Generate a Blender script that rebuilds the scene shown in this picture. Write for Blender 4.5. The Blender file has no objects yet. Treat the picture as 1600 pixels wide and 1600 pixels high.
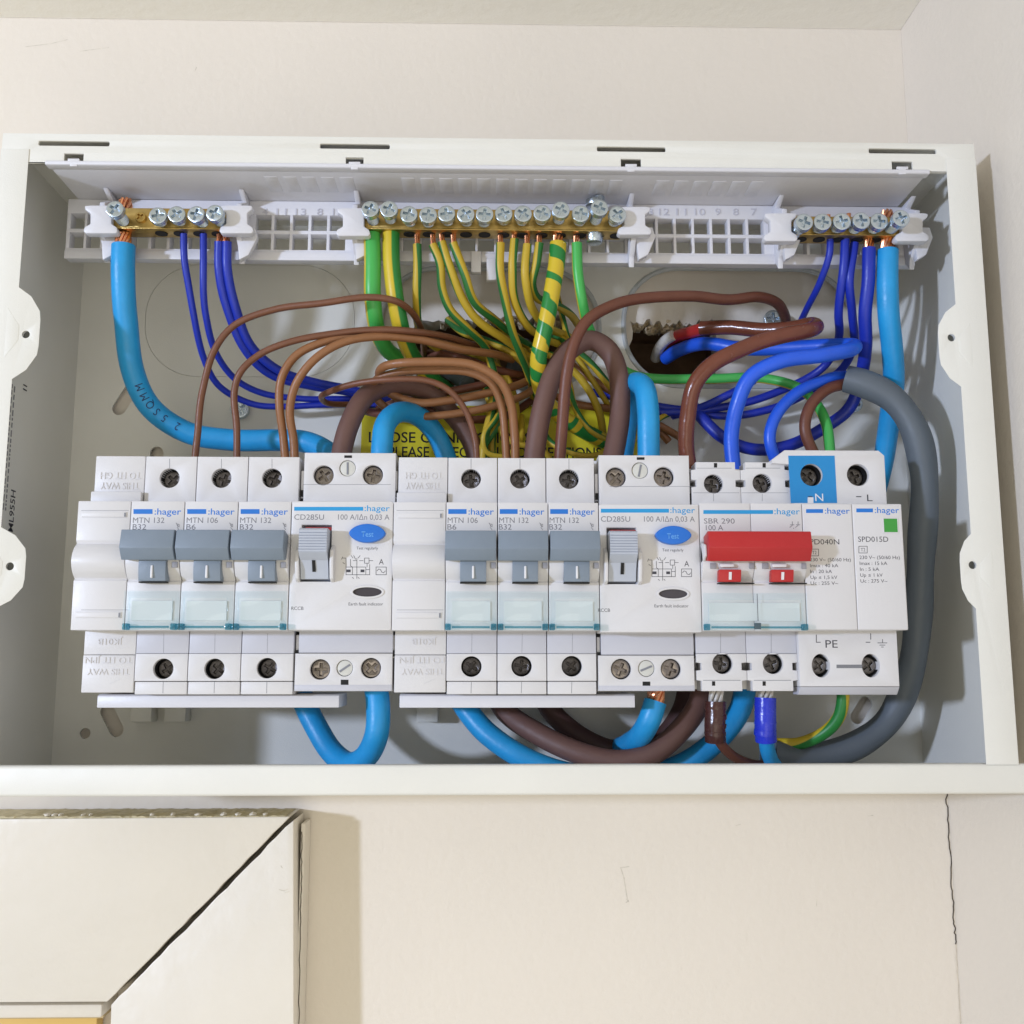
import bpy, bmesh, math, random
from mathutils import Vector, Matrix
random.seed(7)
S = bpy.context.scene
C = S.collection
# ------------------------------------------------------------------ camera
F = 1600.0                                   # focal length in photo pixels (photo is 1600 wide)
PITCH, YAW, ROLL = math.radians(8.5), math.radians(1.25), 0.0
DIST = 346.0                                 # mm from lens to the device fronts
FWD = Vector((math.sin(YAW)*math.cos(PITCH), math.cos(YAW)*math.cos(PITCH), math.sin(PITCH)))
RGT = Vector((math.cos(YAW), -math.sin(YAW), 0))
UPV = RGT.cross(FWD)
CAM = -FWD*DIST
cd = bpy.data.cameras.new('camera'); cam = bpy.data.objects.new('camera', cd); C.objects.link(cam)
cd.sensor_width = 36; cd.lens = 36*F/1600; cd.clip_start = .01; cd.clip_end = 50
M3 = Matrix((RGT, UPV, -FWD)).transposed()
cam.matrix_world = Matrix.Translation(CAM*.001) @ M3.to_4x4()
S.camera = cam
# ------------------------------------------------------------------ light
w = bpy.data.worlds.new('World'); S.world = w; w.use_nodes = True
bg = w.node_tree.nodes['Background']; bg.inputs[0].default_value = (1.0, .93, .69, 1); bg.inputs[1].default_value = .46
ld = bpy.data.lights.new('lamp_key', 'AREA'); ld.shape = 'DISK'; ld.size = .11; ld.energy = 25; ld.color = (.65, .75, 1.0)
key = bpy.data.objects.new('lamp_key', ld); C.objects.link(key)
kp = Vector((-1450, -1250, CAM.z+130))*.001
key.location = kp; key.rotation_euler = (Vector((0, .03, 0))-kp).to_track_quat('-Z', 'Y').to_euler()
rd = bpy.data.lights.new('bounce_fill', 'AREA'); rd.shape = 'DISK'; rd.size = 1.4; rd.energy = 7.4; rd.color = (1.0, .93, .80)  # added fill in place of floor bounce, brightens ceiling and wall; no real lamp
fill = bpy.data.objects.new('bounce_fill', rd); C.objects.link(fill)
fill.location = (.1, -1.45, -.72); fill.rotation_euler = (Vector((0, 0, .1))-fill.location).to_track_quat('-Z', 'Y').to_euler()
S.view_settings.view_transform = 'Standard'; S.view_settings.look = 'None'
S.view_settings.exposure = 0.0; S.view_settings.gamma = 1.0
S.render.engine = 'CYCLES'
S.cycles.max_bounces = 8; S.cycles.transparent_max_bounces = 12

# ------------------------------------------------------------------ helpers
def P(px, py, Y):
    r = FWD + RGT*((px-800)/F) - UPV*((py-800)/F)
    return CAM + r*((Y-CAM.y)/r.y)
def X(px, py, Y): return P(px, py, Y).x
def Z(py, Y, px=766): return P(px, py, Y).z
def lin(c):
    return tuple(((v/255)/12.92 if v/255 <= .04045 else ((v/255+.055)/1.055)**2.4) for v in c)

MATS = {}
def mat(name, rgb, rough=.45, metal=0.0, vary=.04, nscale=60, bump=0.0, bscale=400, spec=.5, rvary=.13):
    if name in MATS: return MATS[name]
    m = bpy.data.materials.new(name); m.use_nodes = True; nt = m.node_tree; N = nt.nodes; L = nt.links
    b = N['Principled BSDF']; col = lin(rgb)
    tc = N.new('ShaderNodeTexCoord')
    n = N.new('ShaderNodeTexNoise'); n.inputs['Scale'].default_value = nscale; n.inputs['Detail'].default_value = 5
    L.new(tc.outputs['Object'], n.inputs['Vector'])
    r = N.new('ShaderNodeValToRGB')
    r.color_ramp.elements[0].position = .3; r.color_ramp.elements[1].position = .7
    r.color_ramp.elements[0].color = tuple(c*(1-vary) for c in col)+(1,)
    r.color_ramp.elements[1].color = tuple(min(1, c*(1+vary)) for c in col)+(1,)
    L.new(n.outputs['Fac'], r.inputs['Fac']); L.new(r.outputs['Color'], b.inputs['Base Color'])
    mr = N.new('ShaderNodeMapRange'); mr.inputs['To Min'].default_value = max(.02, rough-rvary); mr.inputs['To Max'].default_value = min(1, rough+rvary)
    n2 = N.new('ShaderNodeTexNoise'); n2.inputs['Scale'].default_value = nscale*3.1; L.new(tc.outputs['Object'], n2.inputs['Vector'])
    L.new(n2.outputs['Fac'], mr.inputs['Value']); L.new(mr.outputs['Result'], b.inputs['Roughness'])
    b.inputs['Metallic'].default_value = metal; b.inputs['Specular IOR Level'].default_value = spec
    if bump:
        n3 = N.new('ShaderNodeTexNoise'); n3.inputs['Scale'].default_value = bscale; n3.inputs['Detail'].default_value = 3
        L.new(tc.outputs['Object'], n3.inputs['Vector'])
        bp = N.new('ShaderNodeBump'); bp.inputs['Strength'].default_value = bump; bp.inputs['Distance'].default_value = .001
        L.new(n3.outputs['Fac'], bp.inputs['Height']); L.new(bp.outputs['Normal'], b.inputs['Normal'])
    MATS[name] = m; return m

def stripe_mat(name, a, bcol, rough=.4, width=.42, helix=0.0, wob=.0):
    m = bpy.data.materials.new(name); m.use_nodes = True; nt = m.node_tree; N = nt.nodes; L = nt.links
    b = N['Principled BSDF']; b.inputs['Roughness'].default_value = rough
    uv = N.new('ShaderNodeUVMap'); uv.uv_map = 'UVMap'
    sp = N.new('ShaderNodeSeparateXYZ'); L.new(uv.outputs['UV'], sp.inputs[0])
    src = sp.outputs['X']
    if helix:
        ml = N.new('ShaderNodeMath'); ml.operation = 'MULTIPLY'; ml.inputs[1].default_value = helix; L.new(sp.outputs['Y'], ml.inputs[0])
        ns = N.new('ShaderNodeTexNoise'); ns.noise_dimensions = '1D'; ns.inputs['Scale'].default_value = .9; L.new(sp.outputs['Y'], ns.inputs['W'])
        wm = N.new('ShaderNodeMath'); wm.operation = 'MULTIPLY'; wm.inputs[1].default_value = wob; L.new(ns.outputs['Fac'], wm.inputs[0])
        ad = N.new('ShaderNodeMath'); ad.operation = 'ADD'; L.new(sp.outputs['X'], ad.inputs[0]); L.new(ml.outputs[0], ad.inputs[1])
        a2 = N.new('ShaderNodeMath'); a2.operation = 'ADD'; L.new(ad.outputs[0], a2.inputs[0]); L.new(wm.outputs[0], a2.inputs[1])
        src = a2.outputs[0]
    fr = N.new('ShaderNodeMath'); fr.operation = 'FRACT'; L.new(src, fr.inputs[0])
    sb = N.new('ShaderNodeMath'); sb.operation = 'SUBTRACT'; sb.inputs[1].default_value = .5; L.new(fr.outputs[0], sb.inputs[0])
    ab = N.new('ShaderNodeMath'); ab.operation = 'ABSOLUTE'; L.new(sb.outputs[0], ab.inputs[0])
    lt = N.new('ShaderNodeMapRange'); lt.inputs['From Min'].default_value = width/2-.012; lt.inputs['From Max'].default_value = width/2+.012
    L.new(ab.outputs[0], lt.inputs['Value'])
    mx = N.new('ShaderNodeMix'); mx.data_type = 'RGBA'; mx.inputs[6].default_value = lin(bcol)+(1,); mx.inputs[7].default_value = lin(a)+(1,)
    L.new(lt.outputs['Result'], mx.inputs[0]); L.new(mx.outputs[2], b.inputs['Base Color'])
    return m

def clear_mat(name, tint, refl=.035):
    m = bpy.data.materials.new(name); m.use_nodes = True; nt = m.node_tree; N = nt.nodes; L = nt.links
    N.remove(N['Principled BSDF']); out = N['Material Output']
    t = N.new('ShaderNodeBsdfTransparent'); t.inputs[0].default_value = lin(tint)+(1,)
    g = N.new('ShaderNodeBsdfGlossy'); g.inputs['Roughness'].default_value = .08; g.inputs[0].default_value = (.9, .95, 1, 1)
    mx = N.new('ShaderNodeMixShader'); mx.inputs[0].default_value = refl; L.new(t.outputs[0], mx.inputs[1]); L.new(g.outputs[0], mx.inputs[2])
    L.new(mx.outputs[0], out.inputs['Surface'])
    return m

def origin(o):
    v = Vector((0, 0, 0))
    while o is not None:
        v += o.location; o = o.parent
    return v
def finish(name, me, m, parent, smooth=True, ang=35):
    if m is not None: me.materials.append(m)
    if smooth:
        me.shade_smooth(); me.set_sharp_from_angle(angle=math.radians(ang))
    o = bpy.data.objects.new(name, me); C.objects.link(o)
    if parent is not None:
        me.transform(Matrix.Translation(-origin(parent))); o.parent = parent
    return o
def obj(name, bm, m, parent=None, smooth=True, ang=35):
    bmesh.ops.recalc_face_normals(bm, faces=bm.faces)
    for v in bm.verts: v.co *= .001
    me = bpy.data.meshes.new(name); bm.to_mesh(me); bm.free()
    return finish(name, me, m, parent, smooth, ang)
def tag(o, label, cat, group=None):
    o['label'] = label; o['category'] = cat
    if group: o['group'] = group
    return o
def thing(name, label, cat, loc, group=None):
    o = bpy.data.objects.new(name, None); C.objects.link(o); o.location = Vector(loc)*.001
    o.empty_display_size = .01
    return tag(o, label, cat, group)

def add_bm(dst, src):
    me = bpy.data.meshes.new('tmp'); src.to_mesh(me); dst.from_mesh(me); bpy.data.meshes.remove(me); src.free()
def bevel_all(bm, off, seg=2, ang=25):
    if off <= 0: return
    es = [e for e in bm.edges if len(e.link_faces) == 2 and e.calc_face_angle(0) > math.radians(ang)]
    bmesh.ops.bevel(bm, geom=es, offset=off, segments=seg, affect='EDGES', profile=.5, clamp_overlap=True)
def box(bm, x0, x1, y0, y1, z0, z1, bev=0.0, seg=2):
    b = bmesh.new(); bmesh.ops.create_cube(b, size=1)
    for v in b.verts:
        v.co = Vector(((x0+x1)/2+v.co.x*(x1-x0), (y0+y1)/2+v.co.y*(y1-y0), (z0+z1)/2+v.co.z*(z1-z0)))
    bevel_all(b, bev, seg); add_bm(bm, b)
def prism_x(bm, prof, x0, x1, bev=0.0, seg=2, x0b=None):
    b = bmesh.new(); n = len(prof)
    A = [b.verts.new((x0, y, z)) for y, z in prof]; B = [b.verts.new((x1, y, z)) for y, z in prof]
    b.faces.new(A); b.faces.new(B[::-1])
    for i in range(n): b.faces.new((A[i], B[i], B[(i+1) % n], A[(i+1) % n]))
    bmesh.ops.recalc_face_normals(b, faces=b.faces)
    bevel_all(b, bev, seg); add_bm(bm, b)
def prism_y(bm, poly, y0, y1, bev=0.0, seg=2):
    b = bmesh.new(); n = len(poly)
    A = [b.verts.new((x, y0, z)) for x, z in poly]; B = [b.verts.new((x, y1, z)) for x, z in poly]
    b.faces.new(A); b.faces.new(B[::-1])
    for i in range(n): b.faces.new((A[i], B[i], B[(i+1) % n], A[(i+1) % n]))
    bmesh.ops.recalc_face_normals(b, faces=b.faces)
    bevel_all(b, bev, seg); add_bm(bm, b)
def cyl_y(bm, x, z, r, y0, y1, n=28, bev=0.0, r1=None):
    poly = [(x+r*math.cos(2*math.pi*i/n), z+r*math.sin(2*math.pi*i/n)) for i in range(n)]
    prism_y(bm, poly, y0, y1, bev, 2)

def circle(x, z, r, n=32, rz=None):
    rz = rz or r
    return [(x+r*math.cos(2*math.pi*i/n), z+rz*math.sin(2*math.pi*i/n)) for i in range(n)]
def rect(x0, x1, z0, z1): return [(x0, z0), (x1, z0), (x1, z1), (x0, z1)]
def rrect(x0, x1, z0, z1, r, n=8):
    out = []
    for cx, cz, a in ((x1-r, z1-r, 0), (x0+r, z1-r, 90), (x0+r, z0+r, 180), (x1-r, z0+r, 270)):
        for i in range(n+1):
            t = math.radians(a+90*i/n); out.append((cx+r*math.cos(t), cz+r*math.sin(t)))
    return out
def slot_shape(x0, z0, x1, z1, r, n=10):
    a = math.atan2(z1-z0, x1-x0); out = []
    for i in range(n+1):
        t = a-math.pi/2+math.pi*i/n; out.append((x1+r*math.cos(t), z1+r*math.sin(t)))
    for i in range(n+1):
        t = a+math.pi/2+math.pi*i/n; out.append((x0+r*math.cos(t), z0+r*math.sin(t)))
    return out
def plate_mesh(outer, holes, y0, y1, bev=0.0):
    """flat plate in the XZ plane with real holes"""
    cu = bpy.data.curves.new('t', 'CURVE'); cu.dimensions = '2D'; cu.fill_mode = 'BOTH'
    for poly in [outer]+list(holes):
        s = cu.splines.new('POLY'); s.points.add(len(poly)-1); s.use_cyclic_u = True
        for p, q in zip(s.points, poly): p.co = (q[0], q[1], 0, 1)
    cu.extrude = max(.0, (y1-y0)/2-bev)
    if bev > 0: cu.bevel_depth = bev; cu.bevel_resolution = 1; cu.offset = -bev
    o = bpy.data.objects.new('t', cu)
    me = bpy.data.meshes.new_from_object(o)
    bpy.data.objects.remove(o); bpy.data.curves.remove(cu)
    ym = (y0+y1)/2
    me.transform(Matrix(((1, 0, 0, 0), (0, 0, -1, ym), (0, 1, 0, 0), (0, 0, 0, 1))))
    me.materials.clear()
    return me
def plate(name, outer, holes, y0, y1, m, parent=None, bev=0.0):
    bm = bmesh.new(); me = plate_mesh(outer, holes, y0, y1, bev); bm.from_mesh(me); bpy.data.meshes.remove(me)
    bmesh.ops.remove_doubles(bm, verts=bm.verts, dist=.0005)
    return obj(name, bm, m, parent)

TXT = {}
def text_mesh(s, bold=0.0):
    k = (s, bold)
    if k in TXT: return TXT[k]
    cu = bpy.data.curves.new('t', 'FONT'); cu.body = s; cu.size = 1; cu.resolution_u = 3; cu.offset = bold
    o = bpy.data.objects.new('t', cu); me = bpy.data.meshes.new_from_object(o)
    bpy.data.objects.remove(o); bpy.data.curves.remove(cu); me.materials.clear()
    xs = [v.co.x for v in me.vertices]; x0 = min(xs); x1 = max(xs)
    for v in me.vertices: v.co.x -= x0
    TXT[k] = (me, x1-x0); return TXT[k]
CAPH = .729
def text(name, s, px0, px1, pyb, cap, Y, m, parent, bold=0.0, rot180=False, thick=0.0):
    """lettering lying on the plane Y between photo columns px0..px1 with its baseline on row pyb, capitals cap rows high"""
    me, wd = text_mesh(s, bold)
    a = P(px0, pyb, Y); b = P(px1, pyb, Y); h = P(px0, pyb-cap, Y).z-a.z
    sx = (b.x-a.x)/wd; sz = h/CAPH
    bm = bmesh.new(); bm.from_mesh(me)
    if thick:
        r = bmesh.ops.extrude_face_region(bm, geom=bm.faces[:])
        for e in r['geom']:
            if isinstance(e, bmesh.types.BMVert): e.co.z -= 1
    for v in bm.verts:
        x, z, t = v.co.x*sx, v.co.y*sz, v.co.z*thick
        if rot180: x, z = (b.x-a.x)-x, h-z
        v.co = Vector((a.x+x, Y-.02-thick-t if not thick else Y-thick-t, a.z+z))
    if thick: bmesh.ops.recalc_face_normals(bm, faces=bm.faces)
    for v in bm.verts: v.co *= .001
    me2 = bpy.data.meshes.new(name); bm.to_mesh(me2); bm.free()
    return finish(name, me2, m, parent, smooth=False)
def strokes(name, lines, wpx, Y, m, parent, lift=.05):
    """flat printed line work, given in photo pixels on the plane Y"""
    bm = bmesh.new()
    for ln in lines:
        pts = [P(x, y, Y-lift) for x, y in ln]
        hw = (P(766+wpx, 885, Y).x-P(766, 885, Y).x)/2
        for a, b in zip(pts, pts[1:]):
            d = (b-a); d.y = 0
            if d.length < 1e-6: continue
            d.normalize(); n = Vector((-d.z, 0, d.x))*hw; e = d*hw*.6
            q = [bm.verts.new(v) for v in (a-e-n, b+e-n, b+e+n, a-e+n)]
            bm.faces.new(q)
    for f in bm.faces:
        f.normal_update()
        if f.normal.y > 0: f.normal_flip()
    for v in bm.verts: v.co *= .001
    me = bpy.data.meshes.new(name); bm.to_mesh(me); bm.free()
    return finish(name, me, m, parent, smooth=False)
def patch(name, poly_px, Y, m, parent, th=.06):
    bm = bmesh.new(); prism_y(bm, [(P(x, y, Y).x, P(x, y, Y).z) for x, y in poly_px], Y-th, Y+.3)
    return obj(name, bm, m, parent, smooth=False)

def resample(pts, step=1.6):
    """Catmull-Rom through the points"""
    p = [2*pts[0]-pts[1]]+pts+[2*pts[-1]-pts[-2]]; out = []
    for i in range(1, len(p)-2):
        a, b, c, d = p[i-1:i+3]
        t0 = 0; t1 = t0+max(1e-3, (b-a).length)**.5; t2 = t1+max(1e-3, (c-b).length)**.5; t3 = t2+max(1e-3, (d-c).length)**.5
        n = max(2, int((c-b).length/step))
        for k in range(n):
            t = t1+(t2-t1)*k/n
            A1 = a*((t1-t)/(t1-t0))+b*((t-t0)/(t1-t0)); A2 = b*((t2-t)/(t2-t1))+c*((t-t1)/(t2-t1)); A3 = c*((t3-t)/(t3-t2))+d*((t-t2)/(t3-t2))
            B1 = A1*((t2-t)/(t2-t0))+A2*((t-t0)/(t2-t0)); B2 = A2*((t3-t)/(t3-t1))+A3*((t-t1)/(t3-t1))
            out.append(B1*((t2-t)/(t2-t1))+B2*((t-t1)/(t2-t1)))
    out.append(pts[-1]); return out
def sweep(path, rad, n=14, uoff=0.0, twist=0.0):
    bm = bmesh.new(); uvl = bm.loops.layers.uv.new('UVMap')
    nrm = None; rings = []; acc = 0; vs = []
    for i, p in enumerate(path):
        t = (path[min(i+1, len(path)-1)]-path[max(i-1, 0)]).normalized()
        if nrm is None:
            nrm = Vector((0, -1, 0)); nrm = (nrm-t*nrm.dot(t)).normalized()
        else:
            nrm = (nrm-t*nrm.dot(t)).normalized()
        bi = t.cross(nrm); r = rad(i/(len(path)-1)) if callable(rad) else rad
        if i: acc += (p-path[i-1]).length
        vs.append(acc)
        rings.append([bm.verts.new(p+(nrm*math.cos(2*math.pi*k/n)+bi*math.sin(2*math.pi*k/n))*r) for k in range(n)])
    for i in range(len(rings)-1):
        for k in range(n):
            f = bm.faces.new((rings[i][k], rings[i][(k+1) % n], rings[i+1][(k+1) % n], rings[i+1][k]))
            for lp, (ii, kk) in zip(f.loops, ((i, k), (i, k+1), (i+1, k+1), (i+1, k))):
                lp[uvl].uv = (kk/n+uoff+twist*vs[ii]*.01, vs[ii]*.1)
    bm.faces.new(rings[0][::-1]); bm.faces.new(rings[-1])
    return bm
WIRES = {}
def wire(name, label, m, dia, pts, group=None, cat='wire', uoff=0.0, twist=0.0, n=14, parent=None, rad=None, wob=True):
    raw = [P(*p) for p in pts]
    path = resample(raw, max(1.1, dia*.22))
    if wob:                                            # hand-bent: tiny irregular bends
        ph = [random.uniform(0, 6.28) for _ in range(4)]; L = len(path); A = .05+dia*.045
        for i in range(L):
            k = min(1, i/14, (L-1-i)/14)
            path[i] = path[i]+Vector((math.sin(i*.11+ph[0])+.5*math.sin(i*.27+ph[1]), .5*math.sin(i*.09+ph[3]), math.sin(i*.14+ph[2])+.5*math.sin(i*.25+ph[3])))*A*k
    bm = sweep(path, rad or dia/2, n, uoff, twist)
    bmesh.ops.recalc_face_normals(bm, faces=bm.faces)
    for v in bm.verts: v.co *= .001
    me = bpy.data.meshes.new(name); bm.to_mesh(me); bm.free()
    o = finish(name, me, m, parent, True, 60)
    if parent is None: tag(o, label, cat, group)
    WIRES[label] = path
    return o
def strands(parent, p0, p1, r, m, n=13, name='copper_strands'):
    a = P(*p0); b = P(*p1); bm = bmesh.new(); d = (b-a).normalized()
    s = d.cross(Vector((0, 1, 0))).normalized(); q = d.cross(s)
    n = max(n, 9)
    for k in range(n):
        an = 2*math.pi*k/(n-2) if k < n-2 else 0; rr = r*.68 if k < n-2 else r*.1*(k-n+3)
        pts = []
        for i in range(5):
            t = i/4; aa = an+1.1*t
            pts.append(a+(b-a)*t+(s*math.cos(aa)+q*math.sin(aa))*rr*(1+.08*math.sin(k*3+i)))
        add_bm(bm, sweep(pts, r*.24, 6))
    return obj(name, bm, m, parent)
def lead(parent, p0, p1, r, m): # plain copper end
    bm = sweep([P(*p0), P(*p1)], r, 8); return obj('copper_end', bm, m, parent)

# ------------------------------------------------------------------ materials
WALL = mat('painted_plaster', (226, 218, 206), .62, vary=.035, nscale=7, bump=.22, bscale=330)
CEIL = mat('ceiling_paint', (246, 244, 238), .7, vary=.02, nscale=8, bump=.3, bscale=200)
STEEL = mat('powder_coated_steel', (227, 226, 219), .42, vary=.025, nscale=22, bump=.10, bscale=2200)
PLAST = mat('white_plastic', (216, 216, 222), .38, vary=.012, nscale=60, bump=.05, bscale=900)
DEV = mat('device_plastic', (214, 213, 215), .42, vary=.012, nscale=90, bump=.06, bscale=1800)
DEV2 = mat('device_plastic_grey', (196, 197, 206), .42, vary=.012, nscale=90)
PAPER = mat('label_paper', (212, 217, 220), .6, vary=.01)
TOG = mat('slate_toggle', (126, 139, 154), .45, vary=.02, nscale=200, bump=.12, bscale=3000)
TOGL = mat('light_grey_toggle', (180, 186, 198), .45, vary=.02, nscale=200)
RED = mat('red_plastic', (182, 36, 40), .42, vary=.03, nscale=120, bump=.1, bscale=2500)
REDD = mat('red_flag', (150, 30, 36), .5)
BLUEP = mat('blue_print', (28, 116, 205), .5, vary=.0)
CYANP = mat('sky_blue_print', (34, 150, 210), .5, vary=.0)
BLUEB = mat('blue_button', (30, 110, 205), .4, vary=.02)
BLUEN = mat('blue_neutral_field', (28, 135, 200), .45, vary=.02)
GREENW = mat('green_indicator', (60, 150, 60), .35, vary=.03)
INK = mat('grey_ink', (120, 120, 126), .6, vary=.0)
INKD = mat('dark_ink', (62, 62, 70), .6, vary=.0)
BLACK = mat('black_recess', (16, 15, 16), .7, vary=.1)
LINE = mat('joint_shadow_line', (130, 132, 140), .7, vary=.0)
WHITEM = mat('white_mark', (225, 225, 228), .45, vary=.0)
LENS = mat('smoked_lens', (70, 66, 72), .2, vary=.02)
BRASS = mat('brass', (196, 166, 100), .36, 1.0, vary=.10, nscale=500, bump=.1, bscale=1500)
ZINC = mat('zinc_screw', (196, 208, 218), .24, 1.0, vary=.14, nscale=700, bump=.15, bscale=2500)
DZINC = mat('terminal_screw', (120, 116, 116), .3, 1.0, vary=.3, nscale=900, bump=.3, bscale=2500)
COPPER = mat('copper', (226, 158, 118), .3, 1.0, vary=.15, nscale=600)
LBLUE = mat('sky_blue_insulation', (34, 154, 218), .42, vary=.07, nscale=120, bump=.10, bscale=700)
BLUE = mat('blue_insulation', (28, 50, 172), .4, vary=.04, nscale=150, bump=.08, bscale=900)
TBLUE = mat('bright_blue_insulation', (34, 92, 222), .36, vary=.07, nscale=120, bump=.08, bscale=800)
BROWN = mat('brown_insulation', (114, 72, 50), .42, vary=.05, nscale=200, bump=.12, bscale=1500)
OBROWN = mat('tan_brown_insulation', (142, 96, 60), .42, vary=.05, nscale=200, bump=.12, bscale=1500)
RBROWN = mat('red_brown_insulation', (106, 62, 46), .44, vary=.05, nscale=200, bump=.10, bscale=1200)
TAPEB = mat('brown_tape', (110, 60, 44), .22, vary=.07, nscale=150, bump=.22, bscale=260)
MAUVE = mat('dull_brown_insulation', (106, 77, 70), .55, vary=.04, nscale=100, bump=.10, bscale=700)
DBROWN = mat('dark_brown_tape', (74, 42, 38), .25, vary=.08, nscale=150, bump=.3, bscale=300)
BTAPE = mat('blue_tape', (42, 58, 200), .25, vary=.05, nscale=150, bump=.3, bscale=300)
GREY = mat('grey_sheath', (92, 101, 110), .5, vary=.03, nscale=60, bump=.10, bscale=500)
REDS = mat('red_sleeve', (176, 42, 42), .35, vary=.04)
WTAPE = mat('clear_white_tape', (200, 196, 190), .35, vary=.08, nscale=300, bump=.4, bscale=400)
YEL, GRN = (206, 180, 46), (38, 128, 56)
EARTH = stripe_mat('earth_insulation', YEL, GRN, .42, .36)
EARTHT = stripe_mat('earth_insulation_thin', (190, 162, 46), (38, 108, 50), .5, .27)
EARTHG = stripe_mat('earth_insulation_green', (70, 176, 84), YEL, .38, .2)
ETAPE = stripe_mat('earth_tape', YEL, (34, 128, 58), .3, .47, helix=1.1, wob=1.6)
YLAB = mat('yellow_label', (222, 208, 40), .45, vary=.02)
BPRINT = mat('black_print', (20, 20, 20), .5, vary=.0)
CAVITY = mat('rubble_brick', (150, 122, 98), .95, vary=.35, nscale=70, bump=.8, bscale=120)
CLEAR = clear_mat('clear_window', (252, 254, 254))
CYAN = clear_mat('clear_cyan_edge', (250, 253, 254))
CYAND = clear_mat('deep_cyan_edge', (178, 218, 228))
GALV = mat('galvanised_rail', (150, 150, 146), .4, .8, vary=.1)
DOORY = mat('cream_door', (226, 190, 110), .5, vary=.03, nscale=12)
PAINT = mat('gloss_painted_timber', (225, 219, 208), .38, vary=.03, nscale=18, bump=.4, bscale=120)
DIRT = mat('raw_grimy_edge', (190, 180, 150), .9, vary=.16, nscale=220, bump=.8, bscale=300)
CRK = mat('crack_shadow', (70, 60, 52), .9, vary=.3)
MARK = mat('scuff_mark', (211, 204, 190), .8, vary=.2, nscale=300)

YF, YB, YW = 6.0, 80.0, 84.0        # enclosure front, back plate face, plaster wall
# ------------------------------------------------------------------ the setting
def struct(o): o['kind'] = 'structure'; return o
XS = X(1417, 200, YW); ZC = Z(38, YW)
def jag(cx0, cx1, py0, py1, seed, Y=YW, n=26, amp=7):
    r = random.Random(seed); out = []
    for i in range(n+1):
        out.append((cx0+(cx1-cx0)*i/n, py0+r.uniform(-amp, amp)))
    for i in range(1, 8): out.append((cx1+r.uniform(-4, 4), py0+(py1-py0)*i/8))
    for i in range(n+1): out.append((cx1-(cx1-cx0)*i/n, py1+r.uniform(-4, 4)))
    for i in range(1, 8): out.append((cx0+r.uniform(-4, 4), py1-(py1-py0)*i/8))
    return [(P(x, y, Y).x, P(x, y, Y).z) for x, y in out]
h1 = jag(985, 1118, 505, 606, 3); h2 = jag(650, 880, 497, 632, 5)
wall = struct(plate('wall', rect(-420, XS+30, -420, ZC+30), [h1, h2], YW, YW+12, WALL))
cav = []
for k, h in enumerate((h1, h2)):
    xs = [p[0] for p in h]; zs = [p[1] for p in h]; bm = bmesh.new()
    x0, x1, z0, z1 = min(xs)-8, max(xs)+8, min(zs)-8, max(zs)+8; y0, y1 = YW+12.2, YW+60
    box(bm, x0, x1, y1, y1+3, z0, z1); box(bm, x0-3, x0, y0, y1+3, z0, z1); box(bm, x1, x1+3, y0, y1+3, z0, z1)
    box(bm, x0-3, x1+3, y0, y1+3, z1, z1+3); box(bm, x0-3, x1+3, y0, y1+3, z0-3, z0)
    o = obj('cavity', bm, CAVITY, wall, smooth=False)
    # crumbs of broken plaster along the upper rim of the opening
    bm = bmesh.new(); r = random.Random(11+k)
    for i in range(34):
        t = r.random(); x = min(xs)+4+(max(xs)-min(xs)-8)*t; z = max(zs)-2-r.uniform(-1.2, 2.6)
        b = bmesh.new(); bmesh.ops.create_icosphere(b, subdivisions=2, radius=r.uniform(.7, 2.2))
        for v in b.verts: v.co = Vector((v.co.x*r.uniform(.9, 1.5), v.co.y*1.1, v.co.z*r.uniform(.7, 1.0)))+Vector((x, YW+3+r.uniform(-2, 5), z))
        add_bm(bm, b)
    o = obj('plaster_crumbs', bm, mat('broken_plaster', (214, 198, 168), .95, vary=.25, nscale=200, bump=.8, bscale=400), wall, smooth=False)
    o['kind'] = 'stuff'
bm = bmesh.new(); box(bm, XS, XS+20, -900, YW-.1, -420, ZC+30); sidew = struct(obj('side_wall', bm, WALL, None, False))
bm = bmesh.new(); box(bm, -900, XS-.1, -900, YW-.1, ZC, ZC+20); struct(obj('ceiling', bm, CEIL, None, False))
cr = random.Random(4)
def crackline(pts, seed, n=5, amp=1.4):
    r = random.Random(seed); out = []
    for (a, b), (c, d) in zip(pts, pts[1:]):
        for i in range(n):
            out.append((a+(c-a)*i/n+r.uniform(-amp, amp), b+(d-b)*i/n))
    out.append(pts[-1]); return out
def corner_px(y): a_, b_ = X(1400, y, YW-.2), X(1500, y, YW-.2); return 1400+100*(XS-.55-a_)/(b_-a_)
cpx = lambda ys: [(corner_px(y), y) for y in ys]
strokes('corner_crack', [crackline(cpx((1236, 1300, 1380, 1440, 1475)), 2, 10, 1.6)], 1.6, YW-.2, CRK, wall)
strokes('corner_crack', [crackline(cpx((1475, 1540, 1610)), 8, 6, .8)], .8, YW-.2, MARK, wall)
strokes('scuff', [[(970, 1356), (975, 1372), (980, 1404)], [(969, 1356), (983, 1354)], [(979, 1405), (982, 1408), (978, 1410)]], 1.3, YW, MARK, wall)
strokes('scuff', [[(1276, 1405), (1276, 1416)], [(1157, 1288), (1150, 1290)], [(1356, 1275), (1364, 1274)]], 1.2, YW, MARK, wall)
strokes('scuff', [[(305, 110), (307, 105)], [(485, 70), (487, 74)], [(40, 73), (80, 68), (105, 62)], [(125, 80), (170, 74)]], 1.0, YW, MARK, wall)

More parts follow.
